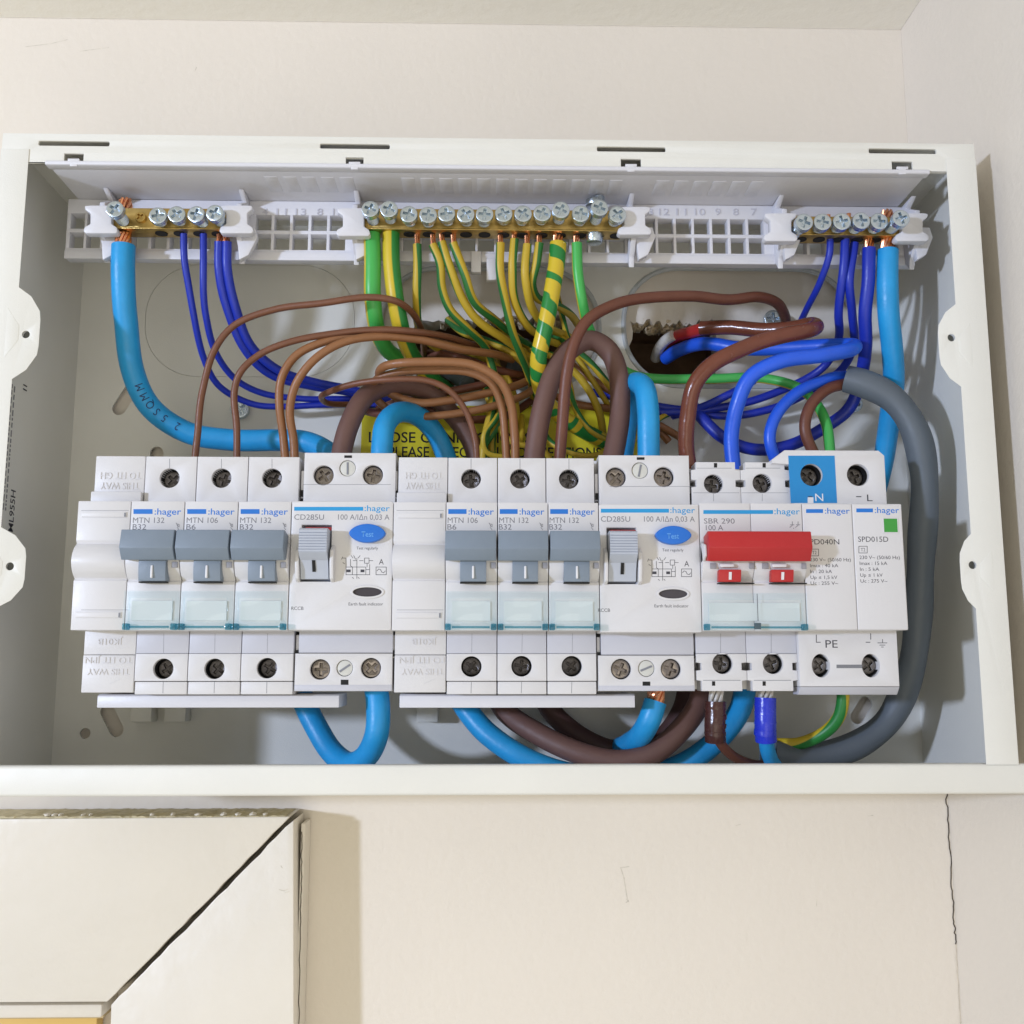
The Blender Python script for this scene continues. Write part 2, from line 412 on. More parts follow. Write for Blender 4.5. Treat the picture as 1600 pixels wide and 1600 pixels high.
# door frame under the enclosure, left
YA = YW-22
fr = thing('door_frame', 'cream painted door frame with an open mitre joint below the enclosure', 'door frame', (X(300, 1590, YA), YW, Z(1600, YA)))
def pa(x, y, Y=YA): p = P(x, y, Y); return (p.x, p.z)
r = random.Random(9)
mit = [(456-(456-170)*i/22, 1278+(1568-1278)*i/22) for i in range(23)]
up = [pa(x-3.2+r.uniform(-1.1, 1.1), y-1.5+r.uniform(-1.1, 1.1)) for x, y in mit]
dn = [pa(x+2.6+r.uniform(-1.1, 1.1), y+3+r.uniform(-1.1, 1.1)) for x, y in mit]
plate('head_board', [pa(-260, 1282)]+up+[pa(-260, 1568)], [], YA, YW-.3, PAINT, fr, .5)
plate('jamb_board', dn+[pa(168, 1760), pa(459, 1760)], [], YA, YW-.3, PAINT, fr, .5)
bm = bmesh.new(); zt = up[0][1]; r = random.Random(6)
x = pa(-260, 1278)[0]; xe = pa(452, 1278)[0]; cols = []; ys_ = [YA+.9, YA+4, YA+8, YA+13, YA+18, YW-.4]
while x < xe:
    cols.append([bm.verts.new((x, y+(r.uniform(-.5, .5) if y < YW-1 else 0), zt+r.uniform(.05, .45))) for y in ys_]+[bm.verts.new((x, YA+.5, zt-.4))]); x += r.uniform(.8, 2.0)
for c0, c1 in zip(cols, cols[1:]):
    for i in range(len(ys_)-1): bm.faces.new((c0[i], c1[i], c1[i+1], c0[i+1]))
    bm.faces.new((c0[-1], c1[-1], c1[0], c0[0]))
obj('ragged_top_edge', bm, DIRT, fr, smooth=False)
bm = bmesh.new(); r = random.Random(16)
for cxp, ln in ((75, 9), (85, 7), (95, 5), (130, 5), (142, 4), (238, 6), (270, 5), (310, 8), (350, 9), (372, 7), (395, 9), (415, 6)):
    c = P(cxp, 1276, YA+3)
    b = bmesh.new(); bmesh.ops.create_icosphere(b, subdivisions=1, radius=1)
    for v in b.verts: v.co = Vector((v.co.x*ln*.2*r.uniform(.6, 1.2), v.co.y*2, v.co.z*.7*r.uniform(.5, 1.5)))+Vector((c.x, c.y, zt+.6))
    add_bm(bm, b)
obj('paint_flakes', bm, PAINT, fr, smooth=False)['kind'] = 'stuff'
bm = bmesh.new(); a = pa(464, 1290)[0]; box(bm, a+.1, a+1.5, YA+9, YW-.3, Z(1760, YA), Z(1286, YA+9)); obj('edge_strip', bm, PAINT, fr)
strokes('edge_crack', [crackline([(472, 1300), (471, 1360), (469, 1450), (467, 1600)], 3, 9, 1)], 1.2, YA+8.9, CRK, fr)
strokes('scuff', [[(436, 1390), (444, 1392), (450, 1389)], [(445, 1395), (452, 1393)], [(439, 1353), (441, 1356)]], 1.2, YA, MARK, fr)
bm = bmesh.new(); b0 = pa(-260, 1575, YA+6); b1 = pa(160, 1589, YA+6)
box(bm, b0[0], b1[0], YA+5, YW-.3, b1[1], pa(0, 1568, YA+6)[1]-.25, .8); obj('bead', bm, PAINT, fr)
bm = bmesh.new(); box(bm, b0[0], b1[0]-1, YA+10, YW-.3, b1[1]-1.8, b1[1]-.1, .3); obj('lower_bead', bm, mat('raw_bead', (190, 170, 130), .6, vary=.1), fr)
bm = bmesh.new(); box(bm, b0[0], pa(150, 1590, YA+12)[0], YA+13, YA+20, Z(1760, YA), b1[1]-1.9, .3)
tag(obj('door', bm, DOORY), 'cream yellow door edge just showing at bottom left corner', 'door')

# ------------------------------------------------------------------ enclosure
XL, XR = X(3, 222, YF), X(1522, 222, YF); ZT, ZB = Z(216, YF), Z(1243, YF)
XLi, XRi = X(45, 250, YF), X(1478, 258, YF); ZTi, ZBi = Z(262, YF), Z(1195, YF)
enc = thing('enclosure', 'open white metal consumer unit enclosure fixed to the cream wall', 'enclosure', ((XL+XR)/2, YW, ZB))
T = 1.3
def st(x0, y0, x1, y1, w):   # slot through photo points on the back plate
    a = P(x0, y0, YB); b = P(x1, y1, YB); return slot_shape(a.x, a.z, b.x, b.z, w)
def pb(l): return [(P(x, y, YB).x, P(x, y, YB).z) for x, y in l]
def stad(x0, y0, x1, y1, r=None):
    a = P(x0, y1, YB); b = P(x1, y0, YB); return rrect(a.x, b.x, a.z, b.z, r or (b.z-a.z)*.46, 12)
ho_r = stad(976, 421, 1330, 603); ho_c = stad(592, 421, 935, 605); ho_l = stad(222, 415, 556, 588)
ho_s = [st(186, 638, 204, 610, 2.9), st(244, 735, 245, 708, 2.8), st(168, 1112, 182, 1140, 2.9), st(1340, 1120, 1352, 1100, 2.9), circle(*pb([(133, 1146)])[0], 2.1)]
plate('back_plate', rect(XL+T, XR-T, ZB+T, ZT-T), [ho_r, ho_c, ho_l]+ho_s, YB, YB+1.3, STEEL, enc)
k = stad(222.6, 415.6, 555.4, 587.4); plate('knockout_panel', k, [], YB+.06, YB+1.2, STEEL, enc); plate('knockout_backing', stad(216, 409, 562, 594), [], YB+1.35, YB+1.6, STEEL, enc)
for h in (ho_r, ho_c):
    pts = [Vector((x, YB+.3, z)) for x, z in h]; pts.append(pts[0]); pts.append(pts[1])
    obj('grommet', sweep(pts, 1.15, 8), mat('pale_grommet', (186, 190, 190), .3, vary=.04), enc)
bm = bmesh.new(); box(bm, XL, XL+T, YF+T, YB+1.4, ZB, ZT); obj('side_panel', bm, STEEL, enc)
bm = bmesh.new(); box(bm, XR-T, XR, YF+T, YB+1.4, ZB, ZT); obj('side_panel', bm, STEEL, enc)
bm = bmesh.new(); box(bm, XL+T, XR-T, YF+T, YB+1.4, ZT-T, ZT); obj('top_panel', bm, STEEL, enc)
bm = bmesh.new(); box(bm, XL+T, XR-T, YF+T, YB+1.4, ZB, ZB+T); obj('bottom_panel', bm, STEEL, enc)
def pf(l, Y=YF): return [(P(x, y, Y).x, P(x, y, Y).z) for x, y in l]
slots = []
for a, b, y0, y1 in ((60, 171, 221, 227), (500, 609, 225.5, 231.5), (933, 1040, 230, 236), (1358, 1463, 233, 239)):
    q = pf([(a, y1), (b, y0)]); slots.append(rrect(q[0][0], q[1][0], q[0][1], q[1][1], .5, 3))
hooks = ((115, 247), (554, 252), (986, 255.5), (1410, 259.5))
for cx, cy in hooks:
    q = pf([(cx-15.5, cy+8), (cx+15.5, cy-7)]); slots.append(rect(q[0][0], q[1][0], q[0][1], q[1][1]))
plate('top_flange', rect(XL, XR, ZTi, ZT), slots, YF, YF+T, STEEL, enc, .3)
bm = bmesh.new(); box(bm, XL-6, XR+6, YF-.2, YF+T+3, ZB, ZBi, 1.1, 3); obj('bottom_flange', bm, STEEL, enc)
for side in (-1, 1):
    xo, xi = (XL, XLi) if side < 0 else (XR, XRi)
    tabs = ((-8, 62, 455, 597, 41, 523), (-30, 40, 826, 952, 16, 885)) if side < 0 else ((1466, 1530, 470, 600, 1486, 528), (1500, 1570, 832, 950, 1519, 883))
    ze = Z(241, YF); edge = [(xo, ZBi-.3), (xo, ze), (xi, ze)]; holes = []
    zz = []
    for (x0, x1, y0, y1, hx, hy) in tabs:
        tip = X(x1 if side < 0 else x0, (y0+y1)/2, YF)
        a, b = Z(y0, YF), Z(y1, YF); d = tip-xi
        edge += [(xi, a), (xi+d*.55, a-(a-b)*.10), (xi+d*.95, a-(a-b)*.26), (tip, a-(a-b)*.36), (tip, b+(a-b)*.36), (xi+d*.95, b+(a-b)*.26), (xi+d*.55, b+(a-b)*.10), (xi, b)]
        p = P(hx, hy, YF); holes.append(circle(p.x, p.z, 1.35, 16))
        zz.append((p, a, b))
    edge += [(xi, ZBi-.3)]
    plate('side_flange', edge, holes, YF-.35, YF-.02, STEEL, enc, .12)
    for (p, a, b), tb in zip(zz, tabs):
        bm = bmesh.new(); cyl_y(bm, p.x, p.z, 1.8, YF+T+.4, YF+T+3, 16); obj('fixing_boss', bm, mat('dull_boss', (120, 122, 120), .6), enc)
        s2 = 1 if side > 0 else -1
        xa = p.x+s2*2.4; xb = p.x+s2*7
        bm = bmesh.new(); prism_y(bm, [(xa, b+(a-b)*.42), (xb, b+(a-b)*.22), (xb, a-(a-b)*.22), (xa, a-(a-b)*.42)], YF-.5, YF+.5, .3); obj('pressed_rib', bm, STEEL, enc)
# fixing screws on the back plate
def cross_poly(r, wd): 
    h = wd; return [(-h, r), (h, r), (h, h), (r, h), (r, -h), (h, -h), (h, -r), (-h, -r), (-h, -h), (-r, -h), (-r, h), (-h, h)][::-1]
def screw_bm(R=1.0, slot=True):
    bm = bmesh.new()
    cp = cross_poly(.66, .15)
    me = plate_mesh(circle(0, 0, 1, 28), [cp], -.42, 0, .09); bm.from_mesh(me); bpy.data.meshes.remove(me)
    cyl_y(bm, 0, 0, 1.0, -.02, .45, 28, .1)
    b = bmesh.new(); cyl_y(b, 0, 0, .12, -.1, .05, 8); add_bm(bm, b)
    for an in range(4):
        b = bmesh.new(); box(b, .60, .98, -.425, -.40, -.05, .05)
        bmesh.ops.rotate(b, verts=b.verts, cent=(0, 0, 0), matrix=Matrix.Rotation(math.pi/4+an*math.pi/2, 3, 'Y')); b.free()
    pts = []
    for i in range(22):
        r = .62+(.08 if i % 2 else 0); pts.append((r, .45+i*.1))
    rings = [[bm.verts.new((q*math.cos(2*math.pi*k/14), y, q*math.sin(2*math.pi*k/14))) for k in range(14)] for q, y in pts]
    for i in range(len(rings)-1):
        for k in range(14): bm.faces.new((rings[i][k], rings[i][(k+1) % 14], rings[i+1][(k+1) % 14], rings[i+1][k]))
    bm.faces.new(rings[-1])
    bmesh.ops.remove_doubles(bm, verts=bm.verts, dist=.0005)
    bmesh.ops.recalc_face_normals(bm, faces=bm.faces)
    return bm
SCREW = {}
def screw(name, px, py, Y, dpx, m, parent, tilt=0.0):
    if m.name not in SCREW:
        bm = screw_bm(); me = bpy.data.meshes.new('screw'); bm.to_mesh(me); bm.free(); me.materials.append(m)
        me.shade_smooth(); me.set_sharp_from_angle(angle=math.radians(32)); SCREW[m.name] = me
    o = bpy.data.objects.new(name, SCREW[m.name]); C.objects.link(o)
    p = P(px, py, Y); R = (P(px+dpx/2, py, Y).x-p.x)*.001
    o.scale = (R, R, R); o.rotation_euler = (random.uniform(-.06, .06)+tilt, random.uniform(0, 6.28), random.uniform(-.06, .06))
    o.parent = parent; o.location = p*.001-origin(parent)
    return o
screw('fixing_screw', 375, 640, YB-2.5, 29, ZINC, enc)
screw('fixing_screw', 1334, 632, YB-2.5, 25, ZINC, enc)
screw('fixing_screw', 1207, 499, YB-2, 27, ZINC, enc)
# yellow warning label stuck to the back plate
wl = patch('warning_label', [(566, 633), (1010, 636), (1010, 770), (562, 768)], YB-.15, YLAB, enc, .12); wl['label'] = 'yellow warning label with black capitals behind the wires'
text('print', 'LOOSE CONNECTIONS', 576, 830, 691, 17, YB-.3, BPRINT, wl, .012)
text('print', 'PLEASE CHECK ALL CONNECTIONS', 607, 940, 714, 17, YB-.3, BPRINT, wl, .012)
# print on the inside of the left side panel, reading upwards
me, wd = text_mesh('VML955H', .01)
bm = bmesh.new(); bm.from_mesh(me)
xw = XL+T+.08
za = Z(843, 30, 10); zb = Z(765, 30, 30); sc = (zb-za)/wd
for v in bm.verts: v.co = Vector((xw, 40-v.co.y*sc*1.15-7, za+v.co.x*sc))
for f in bm.faces:
    f.normal_update()
    if f.normal.x < 0: f.normal_flip()
for v in bm.verts: v.co *= .001
m2 = bpy.data.meshes.new('side_print'); bm.to_mesh(m2); bm.free(); finish('side_print', m2, INKD, enc, False)
bm = bmesh.new(); r = random.Random(2)
for yy in (24.0, 26.0):
    z = Z(800, 30, 20)
    while z < Z(612, 30, 20):
        l = r.uniform(.8, 3); box(bm, xw-.05, xw+.03, yy, yy+.7, z, z+l*.8); z += l+.4
obj('fine_print_lines', bm, INK, enc, False)
bm = bmesh.new(); zz = Z(605, 30, 30); box(bm, xw-.05, xw+.03, 33, 36, zz, zz+.5); box(bm, xw-.05, xw+.03, 33, 36, zz+1.6, zz+2.1); obj('print_symbol', bm, INKD, enc, False)

# ------------------------------------------------------------------ terminal carrier
YG, YC = 33.0, 8.4
car = thing('terminal_carrier', 'white plastic terminal bar carrier with square wire holes along the top', 'terminal carrier', (0, YG+8, Z(405, YG)))
zs = Z(270, YC); xl, xr = X(75, 266, YC), X(1448, 272, YC)
bm = bmesh.new(); box(bm, xl+1, xr-1, YC, YG+9, zs, zs+1.4, .3); obj('shelf', bm, PLAST, car)
bm = bmesh.new(); box(bm, xl, xr, YF-.9, YC+.9, zs-.2, zs+1.5, .6, 3); obj('rim', bm, PLAST, car)
gx0, gx1, gz0, gz1 = X(101, 400, YG), X(1428, 400, YG), Z(408, YG), zs-.1
bm = bmesh.new(); yg1 = YG+5
rows = [(gz1, Z(339, YG)), (Z(363, YG), Z(368.5, YG)), (Z(393, YG), gz0)]
for t_, b_ in rows: box(bm, gx0, gx1, YG, yg1, b_, t_, .12)
bars_ = []
def cells(x0, n, pitch=28.6, w=24.5):
    for i in range(n): bars_.append((X(x0+i*pitch, 366, YG), X(x0+i*pitch+w, 366, YG)))
cells(109, 2, 26, 22); cells(178, 6, 29.3); cells(399, 5, 29); cells(572, 14, 29.2, 25); cells(1000, 7, 28.3, 24); cells(1236, 6, 28.6, 24)
xx0 = gx0
for a_, b_ in bars_+[(gx1, gx1)]:
    for (t_, q_) in ((rows[0][1], rows[1][0]), (rows[1][1], rows[2][0])):
        box(bm, xx0, a_, YG+.05, yg1-.1, q_-.05, t_+.05, .1)
    xx0 = b_
obj('grid_panel', bm, PLAST, car)
bm = bmesh.new(); box(bm, gx0, gx1, YG-.7, YG-.02, gz0-.6, Z(397, YG), .25); obj('lower_ledge', bm, PLAST, car)
lug = [(-25, -19), (-16, -20), (18, -20), (25, -19), (24, -13), (17, -8), (17, 9), (25, 14), (27, 20), (24, 24), (-23, 24), (-27, 20), (-25, 14), (-16, 9), (-16, -8), (-24, -13)]
for cx, cy, fx in ((158, 342, 164), (370, 342, 376), (552, 346, 556), (991, 344, 988), (1219, 354, 1222), (1424, 354, 1428)):
    x = X(fx, 360, YG-8)
    bm = bmesh.new(); prism_x(bm, [(YG+.2, zs-.2), (YG-10, zs-.2-.0), (YG-4, Z(320, YG-4)), (YG-12, Z(322, YG-12)), (YG-13, Z(362, YG-13)), (YG-5, Z(400, YG-5)), (YG-4, Z(416, YG-4)), (YG+.2, Z(405, YG))], x-1, x+1, .25)
    obj('divider', bm, PLAST, car)
    bm = bmesh.new(); prism_y(bm, [(P(cx+a, cy+b, 18).x, P(cx+a, cy+b, 18).z) for a, b in lug], 17.2, 21, .45); obj('bar_clip', bm, PLAST, car)
    bm = bmesh.new(); p = P(cx+10, 372, 25); prism_y(bm, [(p.x-2.5, p.z+4), (p.x+4.5, p.z+4), (p.x+5.5, p.z), (p.x+2.5, p.z-7), (p.x-1, p.z-9)], 24, 27, .4); obj('catch', bm, PLAST, car)
for cx, cy in hooks:
    bm = bmesh.new(); prism_y(bm, pf([(cx-9, cy+1), (cx+9, cy+1), (cx+9, cy+5), (cx+5.5, cy+5), (cx+5.5, cy+13), (cx-5.5, cy+13), (cx-5.5, cy+5), (cx-9, cy+5)][::-1], YF-.6), YF-.8, YF-.06, .12)
    obj('hook', bm, PLAST, car)
for x, s in ((414, '4'), (440, '11'), (470, '13'), (500, '8'), (528, '15'), (1013, '13'), (1038, '12'), (1065, '11'), (1094, '10'), (1122, '9'), (1150, '8'), (1178, '7')):
    hw = 8 if len(s) > 1 else 4.5
    text('number', s, x-hw, x+hw, 336.5, 11, YG, mat('embossed_plastic', (190, 190, 200), .4), car, 0, thick=.25)
for x, y, hh in ((744, 400, 30), (768, 412, 30)):
    bm = bmesh.new(); p = P(x, y, YG-1); box(bm, p.x-1.9, p.x+1.9, YG-2.2, YG+1, p.z-hh*.23, p.z+1.5, .25); obj('peg', bm, PLAST, car)
# moulded ribs showing on the underside of the shelf
for x in list(range(430, 560, 29))+list(range(640, 960, 29))+list(range(1030, 1190, 29)):
    bm = bmesh.new(); xx = X(x, 300, 22); box(bm, xx-2.4, xx+2.4, 13, 25, zs-.18, zs+.1, .1); obj('shelf_rib', bm, PLAST, car)

# ------------------------------------------------------------------ terminal bars
YT0, YT1 = 20.0, 28.0
def bar(name, label, x0, x1, y0, y1, scr, brass=(), dy=0):
    a = P(x0, y1, YT0); b = P(x1, y0, YT0)
    o = thing(name, label, 'terminal bar', ((a.x+b.x)/2, YT1, a.z), 'brass terminal bars')
    bm = bmesh.new(); box(bm, a.x, b.x, YT0, YT1, a.z, b.z, .35); obj('brass_bar', bm, BRASS, o)
    bm = bmesh.new(); box(bm, a.x+.1, b.x-.1, YT0-.5, YT0+.4, a.z-.15, a.z+.55, .15); obj('front_lip', bm, BRASS, o)
    for x, y, yy in scr:
        screw('screw', x, y, yy+random.uniform(-.9, .7), 27.5, ZINC, o)
        p = P(x, y, YT0); bm = bmesh.new(); cyl_y(bm, p.x, a.z, 0, 0, 0) if False else None
        b2 = bmesh.new(); bmesh.ops.create_cone(b2, cap_ends=True, segments=18, radius1=2.3, radius2=2.3, depth=.4)
        for v in b2.verts: v.co += Vector((p.x, 24, a.z-.05))
        obj('wire_hole', b2, BLACK, o)
    for x, y in brass: screw('small_screw', x, y, YT0-.2, 17, BRASS, o)
    return o
bar('neutral_bar', 'short brass neutral bar at the left end holding five screws', 174, 357, 326, 357, [(181, 329, 12), (248, 339, 15.5), (277, 337, 15), (308, 337, 15), (337, 335, 14.5)], [(220, 340)])
eb = bar('earth_bar', 'long brass earth bar in the middle with fourteen screws in a row', 569, 972, 329, 358, [(x, y, 15.2 if y > 333 else 12.5) for x, y in ((579, 329), (608, 329), (639, 337), (669, 338), (698, 336), (728, 337), (757, 337), (787, 336), (817, 336), (847, 335), (876, 330), (907, 336), (936, 327), (964, 337))])
bar('neutral_bar', 'short brass neutral bar at the right end holding six screws', 1243, 1412, 339, 367, [(1255, 349, 15), (1284, 349, 15), (1314, 348, 15), (1344, 347, 14.5), (1372, 348, 15), (1406, 343, 12)])
# clamp bolt through the earth bar
bm = bmesh.new(); p = P(929, 372, 22)
b = bmesh.new(); bmesh.ops.create_cone(b, cap_ends=True, segments=24, radius1=2.9, radius2=3.7, depth=3.4); bevel_all(b, .4)
for v in b.verts: v.co += Vector((p.x, 23, p.z))
add_bm(bm, b); p2 = P(930, 316, 26)
b = bmesh.new(); bmesh.ops.create_cone(b, cap_ends=True, segments=20, radius1=2.2, radius2=2.2, depth=14)
for v in b.verts: v.co += Vector((p2.x+1.4, 26, p2.z-5))
add_bm(bm, b)
b = bmesh.new(); bmesh.ops.create_cone(b, cap_ends=True, segments=24, radius1=3.6, radius2=3.6, depth=2.4); bevel_all(b, .35)
for v in b.verts: v.co += Vector((p2.x, 27, p2.z))
add_bm(bm, b); obj('clamp_bolt', bm, ZINC, eb)

# ------------------------------------------------------------------ mounting rail
zr = Z(885, 40)
rail = thing('mounting_rail', 'galvanised mounting rail carrying the row of switchgear', 'rail', (0, YB, zr-17.5))
bm = bmesh.new(); a, b = X(150, 885, 66), X(1380, 885, 66)
prism_x(bm, [(66.5, zr-17.5), (67.5, zr-17.5), (67.5, zr-13), (74, zr-13), (74, zr+13), (67.5, zr+13), (67.5, zr+17.5), (66.5, zr+17.5), (66.5, zr+12), (73, zr+12), (73, zr-12), (66.5, zr-12)], a, b); obj('rail', bm, GALV, rail)
for x in (222, 275, 668, 1180):
    bm = bmesh.new(); p = P(x, 1128, 74); box(bm, p.x-4.2, p.x+4.2, 72, YB-.05, p.z, zr-12, .5); obj('bracket', bm, STEEL, rail)

# ------------------------------------------------------------------ switchgear
YS = 12.0                                   # depth of the terminal shoulders behind the fronts
def px2(x, y, Y): p = P(x, y, Y); return (p.x, p.z)
def root(name, label, cat, px0, px1, group=None):
    return thing(name, label, cat, ((X(px0, 785, 0)+X(px1, 785, 0))/2, 66, Z(885, 0)), group)
def term(parent, px, py, Y, d, rec=6.0, m=None, dsc=.93, name='terminal_screw'):
    p = P(px, py, Y); R = X(px+d/2, py, Y)-p.x
    bm = bmesh.new(); cyl_y(bm, p.x, p.z, R*1.2, Y+8.4, Y+9.2, 20); obj('terminal_well', bm, BLACK, parent)  # black disc painted as the shade deep in the screw hole
    b = bmesh.new(); n = 28                                   # black tube painted for the shade inside the pale hole
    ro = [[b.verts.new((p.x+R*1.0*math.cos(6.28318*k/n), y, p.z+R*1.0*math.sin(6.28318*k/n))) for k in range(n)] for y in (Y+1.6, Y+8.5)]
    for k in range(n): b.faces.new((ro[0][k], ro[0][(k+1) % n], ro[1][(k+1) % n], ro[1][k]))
    obj('well_shade', b, BLACK, parent)
    o = screw(name, px, py, Y, d*dsc, m or DZINC, parent)
    o.location = Vector((p.x, Y+rec, p.z))*.001-origin(parent)
def front_prof(barrel=True, zt=785, zb=985, lo=908, up=848):
    z = lambda y, Y=0: Z(y, Y)
    pr = [(20, z(zt)), (0, z(zt))]
    if barrel:
        pr += [(0, z(up-4)), (.7, z(up)-.2)]
        a, b = z(up)-.3, z(lo)+.3
        for i in range(11):
            t = i/10; pr.append((.5-3.6*math.sin(math.pi*t)**.75, a+(b-a)*t))
        pr += [(.7, z(lo)+.1), (0, z(lo)-.5)]
    pr += [(0, z(zb)), (20, z(zb))]
    return pr
def seams(parent, lines, Y, wpx=.8, m=None): strokes('moulding_line', lines, wpx, Y, m or LINE, parent, .03)
LEFT = 122

def breaker(label, x0, x1, model, rating, top, bot, seed):
    g = 'grey toggle circuit breakers'
    o = root('circuit_breaker', label, 'circuit breaker', x0, x1, g)
    a, b = X(x0, 785, 0)+.14, X(x1, 785, 0)-.14
    bm = bmesh.new(); prism_x(bm, front_prof(True), a, b, .22); obj('front_block', bm, DEV, o)
    R1 = X(top[0]+15.5, top[1], YS)-X(top[0], top[1], YS)
    pt = P(top[0], top[1], YS); plate('upper_shoulder', rect(a, b, Z(800, YS), Z(715.5, YS)), [circle(pt.x, pt.z, R1)], YS, YS+8.5, DEV, o, .15)
    pt2 = P(bot[0], bot[1], YS)
    plate('lower_shoulder', rect(a, b, Z(1064, YS), Z(1021.5, YS)), [circle(pt2.x, pt2.z, R1)], YS, YS+8.5, DEV, o, .15)
    bm = bmesh.new(); box(bm, a, b, YS+.35, YS+8.5, Z(1021, YS), Z(975, YS), .1); obj('lower_step', bm, DEV2, o)
    bm = bmesh.new(); box(bm, a+.1, b, YS+.5, YS+8.5, Z(1085, YS), Z(1065, YS), .3); obj('foot', bm, DEV, o)
    bm = bmesh.new(); box(bm, a, b, YS+8.6, 66, Z(1083, YS), Z(717, YS), .2); obj('body', bm, DEV, o)
    term(o, top[0], top[1], YS, 31, 5.6); term(o, bot[0], bot[1], YS, 31, 6.2)
    seams(o, [[(top[0], 717), (top[0], top[1]-16)]], YS); seams(o, [[(bot[0], 1066), (bot[0]-.5, 1083)]], YS+.5)
    seams(o, [[(bot[0]+1, 990), (bot[0]+.5, 1020)]], YS+.35, .5)
    # toggle: full-width handle on a narrow lever
    z = Z
    hp = [(-.5, z(838, -1)), (-7.0, z(829, -7)), (-8.4, z(829, -8.4)), (-9.6, z(857, -9.6)), (-7.0, z(876, -7)), (-4.0, z(876, -4)), (-3.0, z(872, -3))]
    bm = bmesh.new(); prism_x(bm, hp, a+.05, b-.35, .25); t = obj('toggle', bm, TOG, o)
    la, lb = a+(b-a)*.285, a+(b-a)*.79
    pr = []
    for i in range(9):
        tt = i/8; pr.append((-3.7-1.2*math.sin(math.pi*(.25+.6*tt)), z(868, -3.5)+(z(909, -3.5)-z(868, -3.5))*tt))
    pr += [(0, z(909, -1)), (0, z(868, -1))]
    bm = bmesh.new(); prism_x(bm, pr, la, lb, .15); lv = obj('lever', bm, TOG, t)
    bm = bmesh.new(); xm = (la+lb)/2; box(bm, xm-.38, xm+.38, -5.35, -4.0, z(904, -5), z(884, -5), .3); obj('on_mark', bm, WHITEM, lv)
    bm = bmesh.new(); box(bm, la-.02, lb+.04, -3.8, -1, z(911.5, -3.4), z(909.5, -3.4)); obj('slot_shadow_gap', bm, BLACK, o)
    bm = bmesh.new(); xq = a+(b-a)*.87; box(bm, xq, xq+1.9, -3.35, -2.8, z(888, -3.2), z(879, -3.2), .1); obj('indicator_notch', bm, mat('notch_grey', (150, 150, 156), .6), o)
    # clear label holder
    bm = bmesh.new(); ha, hb = a+.05, b-.2; h0, h1 = z(984, -2), z(924, -2)
    me = plate_mesh(rect(ha, hb, h0, h1), [rect(ha+1.6, hb-1.6, h0+2.4, h1-2.2)], -2.6, -.2, .3); bm.from_mesh(me); bpy.data.meshes.remove(me)
    hd = obj('label_holder', bm, CYAN, o)
    bm = bmesh.new(); box(bm, ha+1.5, hb-1.5, -1.9, -1.2, h0+2.3, h1-2.1, .1); obj('window', bm, CLEAR, hd)
    bm = bmesh.new(); box(bm, ha+2.0, hb-2.0, -.55, -.05, h0+3.0, h1-3.2); obj('paper_label', bm, PAPER, hd)
    for xx in (ha+.9, hb-.9):
        bm = bmesh.new(); box(bm, xx-.9, xx+.9, -2.9, -.1, h0-.1, h0+2.0, .3); obj('hinge_block', bm, CYAND, hd)
    bm = bmesh.new(); box(bm, ha+2.2, hb-2.2, -2.7, -2.3, h0+.5, h0+1.2, .15); obj('rib', bm, CYAND, hd)
    # print
    u = (x1-x0)/83.
    patch('blue_bar', [(x0+3.5*u, 795.5), (x0+33*u, 795.5), (x0+33*u, 803), (x0+3.5*u, 803)], 0, BLUEP, o, .03)
    text('maker_print', ':hager', x0+36*u, x0+77*u, 804, 10.2, 0, BLUEP, o, .008)
    text('model_print', model, x0+2.5*u, x0+51*u, 817, 9, 0, INK, o, 0)
    text('rating_print', rating, x0+2*u, x0+(23 if len(rating) > 2 else 16.5)*u, 827.5, 9, 0, INK, o, 0)
    sx = x0+69*u; strokes('symbol_print', [[(sx, 817), (sx+2, 818.5)], [(sx+1, 818), (sx+2.5, 822)], [(sx+3, 819), (sx+5, 819), (sx+5, 823), (sx+3, 823), (sx+3, 819)], [(sx+2, 824), (sx+5, 828)]], .7, 0, INK, o)
    return o

